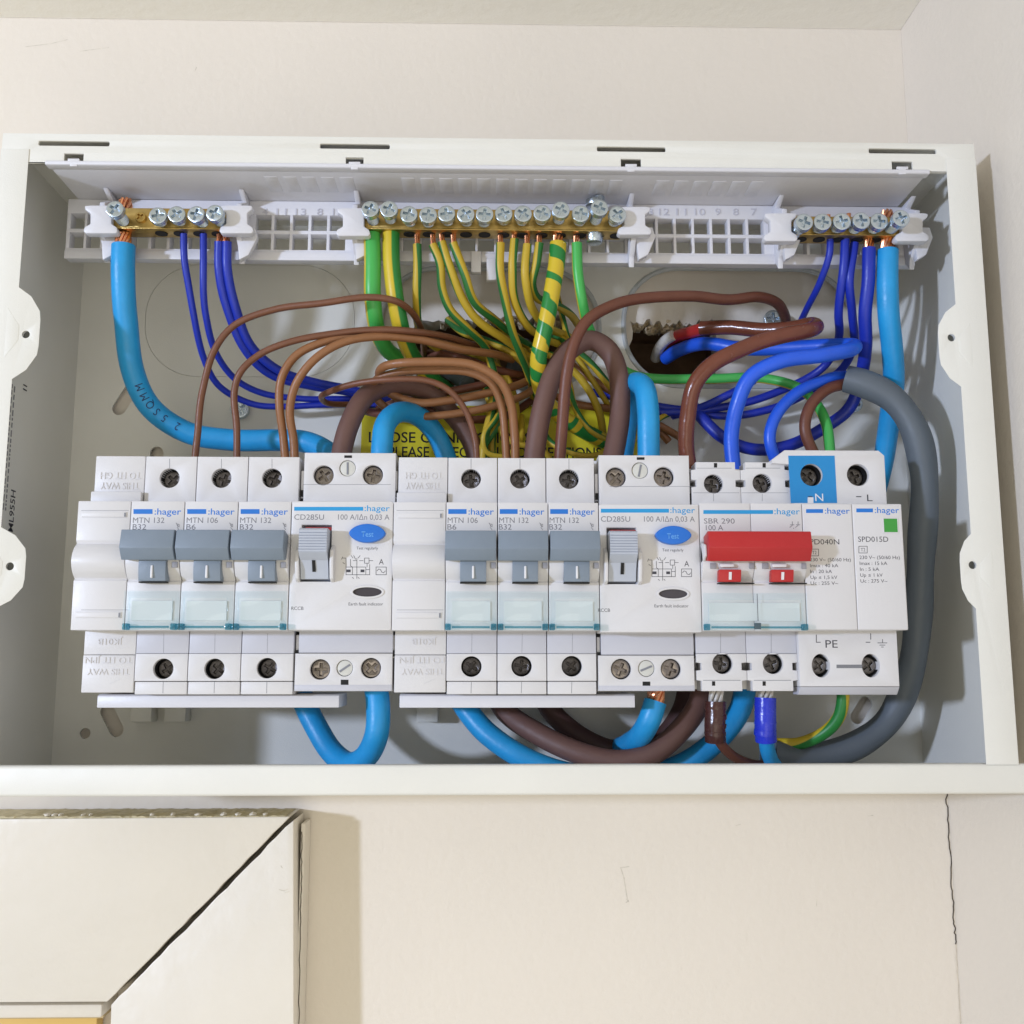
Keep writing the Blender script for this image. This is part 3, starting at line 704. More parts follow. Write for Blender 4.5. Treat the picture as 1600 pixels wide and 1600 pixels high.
def blank(label, x0, x1, sh, seed):
    """sh: left/right photo columns of upper shoulder (for the embossed words only)"""
    o = root('blank_module', label, 'blank module', x0, x1, 'white blank modules')
    a, b = X(x0, 785, 0)+.1, X(x1, 785, 0)-.1
    bm = bmesh.new(); prism_x(bm, front_prof(True, lo=906, up=850), a, b, .3); obj('front_block', bm, DEV, o)
    bm = bmesh.new(); box(bm, a+.3, b, YS, YS+54, Z(775, YS), Z(715, YS), .3); obj('upper_shoulder', bm, DEV, o)
    bm = bmesh.new(); box(bm, a, b-.2, YS-2, YS+54, Z(790, YS-2), Z(770, YS-2), .3); obj('upper_step', bm, DEV, o)
    bm = bmesh.new(); box(bm, a, b, YS+.4, YS+54, Z(1023, YS), Z(975, YS), .2); obj('lower_step', bm, DEV, o)
    bm = bmesh.new(); box(bm, a, b, YS, YS+54, Z(1082, YS), Z(1023.6, YS), .3); obj('lower_shoulder', bm, DEV, o)
    for (y0, y1) in ((802, 810), (957, 966)):
        bm = bmesh.new(); box(bm, a+1.5, b-1.2, -.45, .3, Z(y1, 0), Z(y0, 0), .15); obj('grip_rib', bm, DEV, o)
        bm = bmesh.new(); box(bm, b-1.9, b-1.3, -.5, .2, Z(y1-.5, 0), Z(y0+1, 0), .1); obj('rib_end', bm, LINE, o)
    for yy in (797.5, 953): seams(o, [[(x0+5, yy), (x1-4, yy)]], 0, .6)
    E = mat('embossed_device_plastic', (209, 208, 211), .42)
    text('embossed_word', 'THIS WAY', sh[0]+7, sh[1]-7, 765, 11, YS, E, o, 0, True, .22)
    text('embossed_word', 'TO FIT GH', sh[0]+7, sh[1]-4, 749, 11, YS, E, o, 0, True, .22)
    bx = sh[2]
    text('embossed_word', 'JK01B', bx+25, bx+63, 1008, 10, YS+.4, E, o, 0, True, .22)
    text('embossed_word', 'TO FIT JPN', bx+5, bx+78, 1037, 10, YS, E, o, 0, True, .22)
    text('embossed_word', 'THIS WAY', bx+8, bx+74, 1055, 10, YS, E, o, 0, True, .22)
    strokes('embossed_arrow', [[(bx+44, 1068), (bx+60, 1061)]], .9, YS, E, o)
    return o

def tiny(o, s, x0, x1, yb, cap, Y=0, m=None, b=.0): return text('small_print', s, x0, x1, yb, cap, Y, m or INKD, o, b)

def rccb(label, x0, x1, dx, dy, scr):
    o = root('residual_current_device', label, 'residual current device', x0, x1, 'two-module residual current devices')
    a, b = X(x0, 785, 0)+.12, X(x1, 785, 0)-.12
    u = (x1-x0)/159.5
    q = lambda x: x0+(x-456)*u            # columns measured on the left device
    bm = bmesh.new(); zt, zb = Z(784+dy, 0), Z(985+dy, 0)
    tgx0, tgx1 = X(q(470), 885, 0), X(q(517), 885, 0)
    me = plate_mesh(rrect(a, b, zb, zt, .7, 4), [rect(tgx0, tgx1, Z(909+dy, 0), Z(821+dy, 0)), circle(*px2(q(574.5), 925+dy, 0), 5.0, 28, 1.7)], 0, 20, .35); bm.from_mesh(me); bpy.data.meshes.remove(me)
    bmesh.ops.remove_doubles(bm, verts=bm.verts, dist=.0005); obj('front_block', bm, DEV, o)
    sa, sb = a+1.5, b-.5
    (t1, t2, tw), (b1, b2, bw) = scr
    for nm, zz0, zz1, ss in (('upper_shoulder', Z(800, YS), Z(708.5+dy*.6, YS), scr[0]), ('lower_shoulder', Z(1080, YS), Z(1021+dy, YS), scr[1])):
        hs = []
        for i, (px, py) in enumerate(ss):
            p = P(px, py, YS); R = X(px+(15.8 if i < 2 else 12.8), py, YS)-p.x; hs.append(circle(p.x, p.z, R))
        plate(nm, rect(sa if nm[0] == 'u' else a+.4, sb, zz0, zz1), hs, YS, YS+8.5, DEV, o, .3)
        for i, (px, py) in enumerate(ss):
            if i < 2: term(o, px, py, YS, 31.5, 3.2, mat('bright_terminal_screw', (138, 131, 128), .28, 1.0, vary=.3, nscale=900), .95)
            else:
                p = P(px, py, YS); R = X(px+12.2, py, YS)-p.x; bm = bmesh.new()
                cyl_y(bm, p.x, p.z, R, YS+.5, YS+8, 26, .25); sc = obj('seal_plug', bm, mat('pale_plug', (206, 206, 200), .45), o)
                an = random.uniform(-.4, .4)+(1.5 if nm[0] == 'u' else .2); d = Vector((math.cos(an), 0, math.sin(an))); n = Vector((-d.z, 0, d.x))
                bm = bmesh.new(); c = Vector((p.x, 0, p.z)); R *= .8
                prism_y(bm, [((c+d*s*R+n*t*.35).x, (c+d*s*R+n*t*.35).z) for s, t in ((-1, -1), (1, -1), (1, 1), (-1, 1))], YS+.35, YS+.6); obj('driver_slot', bm, LINE, sc)
    bm = bmesh.new(); box(bm, sa, sb, YS+.4, YS+8.5, Z(1020+dy, YS), Z(975, YS), .15); obj('lower_step', bm, DEV2, o)
    bm = bmesh.new(); box(bm, a+.5, sb, YS+9.3, 66, Z(1078, YS), Z(711, YS), .2); obj('body', bm, DEV, o)
    for xx in (a+.4, b-.9):                                # side catches
        for (y0, y1) in ((735, 778), (992, 1028)):
            bm = bmesh.new(); box(bm, xx-.2, xx+.9, YS+2, YS+9, Z(y1+dy, YS), Z(y0+dy, YS), .2); obj('side_catch', bm, DEV, o)
            bm = bmesh.new(); box(bm, xx-.1, xx+1.0, YS+1.2, YS+3, Z(y1+dy-2, YS), Z(y1+dy-12, YS), .1); obj('catch_slot', bm, BLACK, o)
    for (cx, y0, y1) in ((scr[0][2][0]+1, 711.5, 715.5), (scr[1][2][0], 1062, 1070)):
        patch('release_slot', [(cx-6, y0+dy), (cx+6, y0+dy), (cx+6, y1+dy), (cx-6, y1+dy)], YS, BLACK, o, .05)
    bm = bmesh.new(); box(bm, a+.5, sb-.1, YS-.12, YS+.2, Z(1079.5, YS), Z(1070+dy*.5, YS), .1); obj('lower_band', bm, DEV2, o)
    seams(o, [[(q(474), 757+dy), (q(611), 757+dy)]], YS, .6)
    # ribbed toggle in its recess between two cheeks
    bm = bmesh.new(); box(bm, tgx0, tgx1, 6, 7, Z(909+dy, 0), Z(821+dy, 0)); obj('recess_floor', bm, DEV2, o)
    bm = bmesh.new(); box(bm, tgx0+1.2, tgx1-.1, .4, 1.0, Z(829+dy, 0), Z(824+dy, 0)); obj('red_flag', bm, REDD, o)
    z = Z; ta, tb = tgx0+.3, tgx1-.5
    pr = [(2.5, z(830+dy, 0)), (-5.2, z(826+dy, -5)), (-6.4, z(828+dy, -6.4))]
    y = 829.0
    for i in range(8):
        pr += [(-6.5, z(y+.2+dy, -6.5)), (-6.5, z(y+3.2+dy, -6.5)), (-6.1, z(y+3.5+dy, -6.1)), (-6.1, z(y+4.1+dy, -6.1))]; y += 4.3
    pr += [(-5.6, z(866+dy, -5.6)), (-3.0, z(876+dy, -3)), (-1.6, z(890+dy, -1.6)), (-.8, z(905+dy, -.8)), (4, z(907+dy, 0)), (5.5, z(860+dy, 0))]
    bm = bmesh.new(); prism_x(bm, pr, ta, tb, 0); t = obj('toggle', bm, TOGL, o, True, 15)
    xm = (ta+tb)/2; bm = bmesh.new(); prism_x(bm, [(-3.2, z(876+dy, -3.2)), (-1.6, z(894+dy, -1.6)), (-1.2, z(894+dy, -1.6)), (-2.6, z(876+dy, -3.2))], xm-.65, xm+.45); obj('on_mark', bm, BLACK, t)
    for xx in (tgx0-1.3, tgx1+.1):
        bm = bmesh.new(); prism_x(bm, [(.2, z(852+dy, 0)), (-3.2, z(860+dy, -3)), (-3.8, z(880+dy, -3.5)), (-2.6, z(905+dy, -2.6)), (.2, z(911+dy, 0))], xx, xx+1.3, .35); obj('cheek', bm, DEV, o)
    # test button, indicator, print
    p = P(q(574.5), 833.5+dy, -1.5); bm = bmesh.new(); W = X(q(603), 833, -1.5)-p.x; H = Z(819, -1.5)-Z(833.5, -1.5)
    poly = []
    for i in range(40):
        t_ = 2*math.pi*i/40; c_, s_ = math.cos(t_), math.sin(t_)
        poly.append((p.x+W*math.copysign(abs(c_)**1.0, c_), p.z+H*math.copysign(abs(s_)**1.25, s_)))
    prism_y(bm, poly, -2.6, .5, .5, 3); tb_ = obj('test_button', bm, BLUEB, o)
    text('button_word', 'Test', q(565), q(584), 838.5+dy, 8.5, -2.6, mat('pale_button_print', (96, 160, 225), .5), tb_, .01)
    c = px2(q(574.5), 925+dy, 0)
    plate('indicator_rim', circle(c[0], c[1], 5.6, 32, 2.3), [circle(c[0], c[1], 4.8, 32, 1.55)], -.35, .3, DEV, o, .12)
    bm = bmesh.new(); prism_y(bm, circle(c[0], c[1], 4.95, 32, 1.65), .5, 1.6); obj('fault_indicator', bm, LENS, o)
    patch('blue_bar', [(q(460), 792+dy), (q(568), 792+dy), (q(568), 798+dy), (q(460), 798+dy)], 0, CYANP, o, .03)
    text('maker_print', ':hager', q(570), q(609.5), 798.5+dy, 9.5, 0, CYANP, o, .006)
    text('model_print', 'CD285U', q(460), q(506.5), 812+dy, 8.8, 0, INK, o, 0)
    text('rating_print', '100 A/IΔn 0,03 A', q(528.5), q(609), 812+dy, 8.8, 0, INK, o, 0)
    tiny(o, 'Test regularly', q(557.5), q(591), 858.5+dy, 4.6); tiny(o, 'Earth fault indicator', q(545), q(599), 946+dy, 5); tiny(o, 'RCCB', q(455.5), q(474.5), 953+dy, 5.5)
    D = lambda l: [(q(x), y+dy) for x, y in l]
    L = [D(l) for l in ([(536, 872), (541, 872), (541, 880)], [(541, 880), (541, 898), (572, 898), (572, 886), (541, 886)], [(548, 874), (548, 884), (551, 886), (551, 898)], [(553, 868), (556, 874)], [(558, 872), (558, 904)],
        [(549, 868), (552, 872)], [(563, 868), (560, 872)], [(552, 876), (558, 876)], [(562, 876), (568, 876)], [(570, 872), (577, 872), (577, 880), (570, 880), (570, 872)], [(577, 876), (583, 876)], [(574, 880), (574, 886)], [(578, 882), (578, 898), (560, 898)], [(572, 890), (578, 890)], [(536, 870), (534, 874)], [(536, 879), (539, 881)], [(551, 902), (553, 904)], [(560, 902), (562, 904)])]
    strokes('circuit_print', L, .75, 0, INKD, o)
    strokes('circuit_print', [D([(543, 892), (547, 892)]), D([(565, 892), (568.5, 892)])], 4.2, 0, INKD, o)
    tiny(o, 'A', q(592.5), q(600), 882+dy, 9)
    strokes('wave_print', [D([(588, 886), (604, 886), (604, 898), (588, 898), (588, 886)]), D([(589.5, 892), (592, 889), (595, 890), (597, 894), (600, 895), (602.5, 892)])], .8, 0, INKD, o)
    return o

def holder(o, ha, hb, blocks):
    z = Z; h0, h1 = z(984, -2), z(926, -2); bm = bmesh.new()
    me = plate_mesh(rect(ha, hb, h0, h1), [rect(ha+1.6, hb-1.6, h0+2.4, h1-2.2)], -2.6, -.2, .3); bm.from_mesh(me); bpy.data.meshes.remove(me)
    hd = obj('label_holder', bm, CYAN, o)
    bm = bmesh.new(); box(bm, ha+1.5, hb-1.5, -1.9, -1.2, h0+2.3, h1-2.1, .1); obj('window', bm, CLEAR, hd)
    bm = bmesh.new(); box(bm, ha+2.0, hb-2.0, -.55, -.05, h0+3.0, h1-3.2); obj('paper_label', bm, PAPER, hd)
    for xx in blocks:
        bm = bmesh.new(); box(bm, xx-.9, xx+.9, -2.9, -.1, h0-.1, h0+2.0, .3); obj('hinge_block', bm, CYAND, hd)
    bm = bmesh.new(); box(bm, ha+2.2, hb-2.2, -2.7, -2.3, h0+.5, h0+1.2, .15); obj('rib', bm, CYAND, hd)
    return hd

def main_switch(label, x0, x1):
    o = root('main_switch', label, 'main switch', x0, x1); xm = 1172
    pc = [(X(x0, 785, 0)+.12, X(xm, 785, 0)-.08), (X(xm, 785, 0)+.08, X(x1, 785, 0)-.12)]
    z = Z
    for i, (a, b) in enumerate(pc):
        bm = bmesh.new(); prism_x(bm, front_prof(True), a, b, .22); obj('front_block', bm, DEV, o)
        t = ((1115, 756), (1191, 755))[i]; bt = ((1129, 1037), (1208, 1037))[i]
        R = X(t[0]+15, t[1], YS)-X(t[0], t[1], YS); p = P(t[0], t[1], YS); p2 = P(bt[0], bt[1], YS)
        na = a+1.7; nb = b-1.7
        ou = [(a, z(800, YS)), (b, z(800, YS)), (b, z(760, YS)), (nb, z(759, YS)), (nb, z(749, YS)), (b, z(748, YS)), (b, z(733, YS)), (nb, z(732, YS)), (nb, z(720.5, YS)), (na, z(720.5, YS)), (na, z(732, YS)), (a, z(733, YS)), (a, z(748, YS)), (na, z(749, YS)), (na, z(759, YS)), (a, z(760, YS))]
        plate('upper_shoulder', ou, [circle(p.x, p.z, R)], YS, YS+8.5, DEV, o, .15)
        ol = [(na, z(1080, YS)), (nb, z(1080, YS)), (nb, z(1064, YS)), (b, z(1063, YS)), (b, z(1048, YS)), (nb, z(1047, YS)), (nb, z(1036, YS)), (b, z(1035, YS)), (b, z(1021.5, YS)), (a, z(1021.5, YS)), (a, z(1035, YS)), (na, z(1036, YS)), (na, z(1047, YS)), (a, z(1048, YS)), (a, z(1063, YS)), (na, z(1064, YS))]
        plate('lower_shoulder', ol, [circle(p2.x, p2.z, R*1.03)], YS, YS+8.5, DEV, o, .15)
        bm = bmesh.new(); box(bm, a, b, YS+.35, YS+8.5, z(1021, YS), z(975, YS), .1); obj('lower_step', bm, DEV2, o)
        bm = bmesh.new(); box(bm, a, b, YS+8.6, 66, z(1078, YS), z(724, YS), .2); obj('body', bm, DEV, o)
        term(o, t[0], t[1], YS, 30, 5.6); term(o, bt[0], bt[1], YS, 31, 5.0)
        seams(o, [[(t[0]-32, 770), (t[0]+40, 770)], [(t[0], 772), (t[0], 783)]], YS, .6); seams(o, [[(bt[0]-3, 990), (bt[0]-3, 1020)]], YS+.35, .6)
        for sx, sy, sw in ((t[0]+3, 727, 5), (bt[0]-14, 1068, 5)):
            patch('notch', [(sx-sw/2, sy-3.5), (sx+sw/2, sy-3.5), (sx+sw/2, sy+3.5), (sx-sw/2, sy+3.5)], YS, BLACK, o, .04)
        seams(o, [[(t[0]-26, 731.5), (t[0]+28, 731.5)]], YS, .7); seams(o, [[(bt[0]-30, 1063), (bt[0]+28, 1063)]], YS, .9)
        # red lever foot
        la, lb = a+(b-a)*.29, a+(b-a)*.72
        bm = bmesh.new(); prism_x(bm, [(-2, z(890, -4)), (-4.8, z(889, -4.8)), (-3.9, z(908.5, -3.9)), (-1, z(909, -2))], la, lb, .2); lv = obj('lever', bm, RED, o)
        bm = bmesh.new(); xq = (la+lb)/2; prism_x(bm, [(-5.0, z(893, -4.9)), (-4.3, z(905, -4.3)), (-3.5, z(905, -4.3)), (-4.3, z(893, -4.9))], xq-.45, xq+.45); obj('on_mark', bm, WHITEM, lv)
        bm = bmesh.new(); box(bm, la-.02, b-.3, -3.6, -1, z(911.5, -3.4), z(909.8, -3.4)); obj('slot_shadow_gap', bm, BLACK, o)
        for (q0, q1) in ((.14, .26), (.90, .99)):
            bm = bmesh.new(); box(bm, a+(b-a)*q0, a+(b-a)*q1, -3.5, -2.9, z(888, -3.2), z(879, -3.2), .1); obj('indicator_notch', bm, mat('notch_grey', (150, 150, 156), .6), o)
        bm = bmesh.new(); box(bm, a+(b-a)*.31, a+(b-a)*.60, -4.4, -3.0, z(886, -3.4), z(880, -3.4), .5); obj('pivot_pin', bm, WHITEM, o)
    a, b = pc[0][0], pc[1][1]
    bm = bmesh.new()
    prism_x(bm, [(-.5, z(838, -1)), (-7.0, z(829, -7)), (-8.6, z(829, -8.6)), (-9.8, z(854, -9.8)), (-7.0, z(876, -7)), (-4.0, z(876, -4)), (-3.0, z(872, -3))], a+.9, b+.2, .3); obj('red_toggle', bm, RED, o)
    for xx in (a-.1,):
        bm = bmesh.new(); prism_x(bm, [(.2, z(846, 0)), (-6, z(850, -6)), (-6.5, z(868, -6.5)), (-3.5, z(876, -3.5)), (.2, z(880, 0))], xx+.1, xx+.95, .3); obj('cheek', bm, DEV, o)
    hd = holder(o, a+.2, b-.2, (a+1.1, b-1.1))
    seams(o, [[(1183, 928), (1184.5, 970)]], -1.95, 1.0, INKD)
    bm = bmesh.new(); xq = X(1184, 978, -2.8); box(bm, xq-1.1, xq+1.1, -2.95, -2.3, z(983, -2.8), z(973, -2.8), .1); obj('catch', bm, mat('dark_catch', (70, 90, 100), .4), hd)
    patch('blue_bar', [(1099, 797), (1208, 797), (1208, 803), (1099, 803)], 0, CYANP, o, .03)
    text('maker_print', ':hager', 1210, 1250, 803.5, 9.8, 0, CYANP, o, .006)
    text('model_print', 'SBR 290', 1100, 1148, 818, 8.6, 0, INK, o, 0); text('rating_print', '100 A', 1103, 1130, 828.5, 8.6, 0, INK, o, 0)
    strokes('symbol_print', [[(1238, 815), (1238, 820)], [(1235, 820), (1241, 820)], [(1234, 824), (1238, 821)], [(1247, 815), (1247, 820)], [(1244, 820), (1250, 820)], [(1243, 824), (1247, 821)], [(1240, 825), (1240, 826)]], .9, 0, INK, o)
    return o

def surge(label, x0, x1):
    o = root('surge_protector', label, 'surge protector', x0, x1); xm = 1331; z = Z
    pc = [(X(x0, 785, 0)+.12, X(xm, 785, 0)-.06), (X(xm, 785, 0)+.06, X(x1, 785, 0)-.12)]
    for i, (a, b) in enumerate(pc):
        bm = bmesh.new(); prism_x(bm, [(20, z(785, 0)), (0, z(785, 0)), (0, z(984, 0)), (20, z(984, 0))], a, b, .45, 3); obj('front_block', bm, DEV, o)
    a, b = pc[0][0], pc[1][1]; YU = 10.0
    hs = []
    for px, py, d in ((1268, 742, 35), (1341, 742, 34)):
        p = P(px, py, YU); hs.append(circle(p.x, p.z, X(px+d/2, py, YU)-p.x))
    q = lambda x, y, Y=YU: px2(x, y, Y)
    out = [q(1226, 800), q(1385, 800), q(1382, 712), q(1374, 702), q(1229, 702), q(1206, 716), q(1216, 725), q(1226, 732)]
    ua, ub = a+.1, X(1384, 745, YU)
    out = [(ua, z(800, YU)), (ub, z(800, YU)), (ub, z(709, YU)), (ub-2, z(701, YU)), (X(1226, 702, YU), z(701, YU)), (X(1206, 715, YU), z(716, YU)), (X(1206, 718, YU), z(722, YU)), (ua, z(724, YU))]
    plate('upper_shoulder', out, hs, YU, YU+9, DEV, o, .4)
    bm = bmesh.new(); box(bm, ua, ub, YU+9.1, 66, z(1080, YU), z(705, YU), .3); obj('body', bm, DEV, o)
    patch_m = BLUEN
    pp = [(1231.5, 712), (1304, 712), (1308, 786), (1236, 786)]
    c = P(1268, 742, YU); R = X(1268+17.6, 742, YU)-c.x
    plate('neutral_field', [q(*t) for t in pp], [circle(c.x, c.z, R)], YU-.06, YU+.3, BLUEN, o)
    for px, py, d in ((1268, 742, 33), (1341, 742, 32)): term(o, px, py, YU, d, 6.5)
    text('terminal_letter', 'N', 1274, 1286.5, 783, 12.5, YU-.06, WHITEM, o); text('terminal_letter', 'L', 1355, 1363.5, 783, 11, YU, INKD, o)
    patch('print_square', [(1262, 777), (1271, 777), (1271, 786), (1262, 786)], YU-.06, WHITEM, o, .03)
    strokes('print_line', [[(1338, 776), (1345.5, 776)]], 1.4, YU, INKD, o); strokes('print_line', [[(1263, 776), (1269, 776)]], 1.2, YU-.1, INKD, o)
    hs = []
    for px, py, d in ((1283, 1040, 28), (1361, 1040, 28)):
        p = P(px, py, YU); hs.append(circle(p.x, p.z, X(px+d/2, py, YU)-p.x, 32, (X(px+d/2, py, YU)-p.x)*1.28))
    la = X(1249, 1040, YU); lb = X(1404, 1040, YU)
    plate('lower_shoulder', rect(la, lb, z(1073, YU), z(975, YU)), hs, YU, YU+9, DEV, o, .3)
    bm = bmesh.new(); prism_x(bm, [(YU, z(1073.5, YU)), (YU+2.5, z(1086, YU+2)), (YU+9, z(1086, YU+2)), (YU+9, z(1073.5, YU))], la, lb, .2); obj('lower_edge', bm, DEV2, o)
    for px, py, d in ((1283, 1040, 28), (1361, 1040, 28)): term(o, px, py, YU, d+1, 4.6)
    patch('link_groove', [(1307, 1038.5), (1347, 1038.5), (1347, 1044), (1307, 1044)], YU, mat('groove_grey', (120, 122, 128), .6), o, .03)
    text('terminal_letter', 'PE', 1290, 1309, 1012, 12.5, YU, INKD, o)
    strokes('ground_symbol', [[(1379, 999), (1379, 1004)], [(1371.5, 1004.5), (1386, 1004.5)], [(1374.5, 1008), (1383, 1008)], [(1377, 1011), (1380.5, 1011)]], .9, YU, INKD, o)
    strokes('print_line', [[(1275.5, 992), (1275.5, 1003.5), (1282, 1003.5)], [(1353, 1003.5), (1359.5, 1003.5)], [(1360.5, 990), (1360.5, 999)]], 1.1, YU, INKD, o)
    patch('blue_bar', [(1259.5, 795.5), (1286, 795.5), (1286, 801.5), (1259.5, 801.5)], 0, BLUEP, o, .03); patch('blue_bar', [(1338, 794.5), (1364, 794.5), (1364, 800.5), (1338, 800.5)], 0, BLUEP, o, .03)
    text('maker_print', ':hager', 1289, 1328, 802.5, 9.6, 0, BLUEP, o, .006); text('maker_print', ':hager', 1367, 1405, 801.5, 9.6, 0, BLUEP, o, .006)
    g = [px2(1381.5, 831.5, 0), px2(1401.5, 810.5, 0)]
    plate('status_frame', rect(g[0][0]-.25, g[1][0]+.25, g[0][1]-.25, g[1][1]+.25), [rect(g[0][0], g[1][0], g[0][1], g[1][1])], -.25, .2, DEV, o, .08)
    bm = bmesh.new(); box(bm, g[0][0], g[1][0], -.08, .2, g[0][1], g[1][1]); obj('status_window', bm, GREENW, o)
    text('model_print', 'SPD040N', 1259, 1311.5, 850.5, 8.6, 0, INKD, o); text('model_print', 'SPD015D', 1341, 1388, 846.5, 8.6, 0, INKD, o)
    for (bx, by) in ((1266, 858), (1342, 853.5)):
        strokes('type_box', [[(bx, by), (bx+13, by), (bx+13, by+10.5), (bx, by+10.5), (bx, by)]], .8, 0, INKD, o)
        tiny(o, 'T2', bx+3, bx+10, by+8, 5.6)
    for i, (s, wd) in enumerate((('230 V~ (50/60 Hz)', 64), ('Imax : 40 kA', 44), ('In : 20 kA', 34), ('Up ≤ 1,5 kV', 42), ('Uc : 255 V~', 43))):
        tiny(o, s, 1265.5+.3*i, 1265.5+.3*i+wd, 877+i*9.2, 5.6)
    for i, (s, wd) in enumerate((('230 V~ (50/60 Hz)', 63), ('Imax : 15 kA', 43), ('In : 5 kA', 30), ('Up ≤ 1 kV', 35), ('Uc : 275 V~', 42))):
        tiny(o, s, 1343+.4*i, 1343+.4*i+wd, 873.5+i*9.2, 5.6)
    return o

blank('white blank module at the left end of the row', 122, 205, (150, 224, 128), 1)
breaker('grey toggle breaker marked B32 beside the left end blank module', 205, 289, 'MTN 132', 'B32', (265, 747), (255, 1045), 2)
breaker('grey toggle breaker marked B6, second breaker from the left', 289, 372.5, 'MTN 106', 'B6', (346, 747), (335, 1045), 3)
breaker('grey toggle breaker marked B32 just left of the left residual current device', 372.5, 455.7, 'MTN 132', 'B32', (425, 747), (417, 1044), 4)
rccb('left residual current device with blue test button and ribbed grey toggle', 455.7, 615, 0, 0, [[(505.5, 742.5), (582.5, 742), (543, 731.5)], [(500, 1046), (579.5, 1044), (538.5, 1044)]])
blank('white blank module in mid row, right of the left residual current device', 615, 697, (627, 695, 619), 5)
breaker('grey toggle breaker marked B6 right of the mid row blank module', 697, 777.5, 'MTN 106', 'B6', (736, 748), (736.5, 1041.5), 6)
breaker('grey toggle breaker marked B32 in the middle of the right hand trio', 777.5, 856.3, 'MTN 132', 'B32', (812.5, 748), (815, 1041), 7)
breaker('grey toggle breaker marked B32 just left of the right residual current device', 856.3, 935, 'MTN 132', 'B32', (889, 748.5), (893.5, 1041), 8)
rccb('right residual current device with blue test button beside the red main switch', 935, 1092, 0, 3, [[(962.5, 745.5), (1037.5, 745), (1000, 735)], [(970.5, 1045.5), (1048.5, 1045.5), (1010, 1044.5)]])
main_switch('two-pole main switch with a wide red toggle', 1092, 1252.5)
surge('two-module surge protector with a green status window at the right end', 1252.5, 1409)
for lab, a, b in (('white plastic busbar cover strip under the left breakers', 151, 530), ('white plastic busbar cover strip under the right breakers', 624, 992)):
    p0, p1 = P(a, 1106, 18), P(b, 1087, 18); bm = bmesh.new()
    prism_x(bm, [(18, p0.z), (18, p1.z), (19.5, p1.z+.6), (38, p1.z+.6), (38, p0.z)], p0.x, p1.x, .3)
    tag(obj('busbar_cover', bm, PLAST), lab, 'busbar cover', 'busbar cover strips')

# ------------------------------------------------------------------ wires
GL, GE, GB, GR = 'blue neutral wires', 'green and yellow earth wires', 'brown line wires', 'thick tail cables'
a1 = wire('neutral_cable', 'thick sky blue cable with handwriting, curving from the left neutral bar', LBLUE, 8.6, [(193, 384, 24), (192, 420, 24.5), (194, 500, 30), (207, 578, 38), (238, 637, 46), (292, 674, 52), (360, 686, 54), (430, 689, 54), (480, 694, 50), (520, 714, 44), (545, 745, 42)], GR, 'cable', n=20)
strands(a1, (193, 366, 24), (193, 388, 24), 3.2, COPPER); strands(a1, (196, 312, 24), (197, 330, 24), 2.6, COPPER, 8)
path = WIRES['thick sky blue cable with handwriting, curving from the left neutral bar']
INKB = mat('pen_ink', (20, 30, 84), .6)
def nearest(px, py): return min(range(len(path)), key=lambda i: (lambda v: (F*v.dot(RGT)/v.dot(FWD)+800-px)**2+(800-F*v.dot(UPV)/v.dot(FWD)-py)**2)(path[i]-CAM))
for ch, x, y in (('2', 277, 662), ('5', 262, 652), ('S', 246, 638), ('Q', 238, 628), ('M', 229, 614), ('M', 223, 600)):
    i = nearest(x, y); t = (path[i+1]-path[i-1]).normalized(); vdir = (CAM-path[i]).normalized(); n = (vdir-t*vdir.dot(t)).normalized()
    xd = -t; yd = n.cross(xd); me, wd = text_mesh(ch, -.008); bm = bmesh.new(); bm.from_mesh(me); sc = 4.6
    r_ = 4.3
    for v in bm.verts:
        x_ = (v.co.x-wd/2)*sc*.8; y_ = (v.co.y-.35)*sc-.4
        v.co = path[i]+xd*x_+yd*(r_*math.sin(y_/r_))+n*(r_*math.cos(y_/r_)+.25)
    for v in bm.verts: v.co *= .001
    me2 = bpy.data.meshes.new('handwriting'); bm.to_mesh(me2); bm.free(); finish('handwriting', me2, INKB, a1, False)

wire('neutral_wire', 'thin blue wire, leftmost of four from the left neutral bar', BLUE, 2.6, [(287, 360, 24), (289, 410, 26), (302, 490, 34), (318, 560, 46), (345, 605, 56), (392, 630, 64), (450, 635, 68), (540, 632, 70), (610, 634, 72)], GL)
wire('neutral_wire', 'thin blue wire, second of four from the left neutral bar', BLUE, 2.6, [(318, 360, 24), (318, 430, 26), (322, 490, 33), (336, 548, 44), (366, 592, 55), (412, 615, 63), (470, 622, 68), (540, 624, 71), (610, 628, 73)], GL)
for lab, o_ in (('medium blue wire, third of four from the left neutral bar', -1), ('medium blue wire, rightmost of four from the left neutral bar', 1)):
    k = o_*6.0
    pts = [(348.5+k, 378, 24), (348.5+k, 420, 26), (361+k, 478, 32), (385+k*1.1, 538-k*.1, 41), (430+k, 582-k*.6, 52-o_), (490, 601-k*.45, 61-o_), (550, 611-k*.4, 67-o_), (610, 625, 71)]
    ww = wire('neutral_wire', lab, BLUE, 3.5, pts, GL); strands(ww, (348.5+k*.8, 366, 24), (348.5+k, 380, 24), 1.3, COPPER, 6)
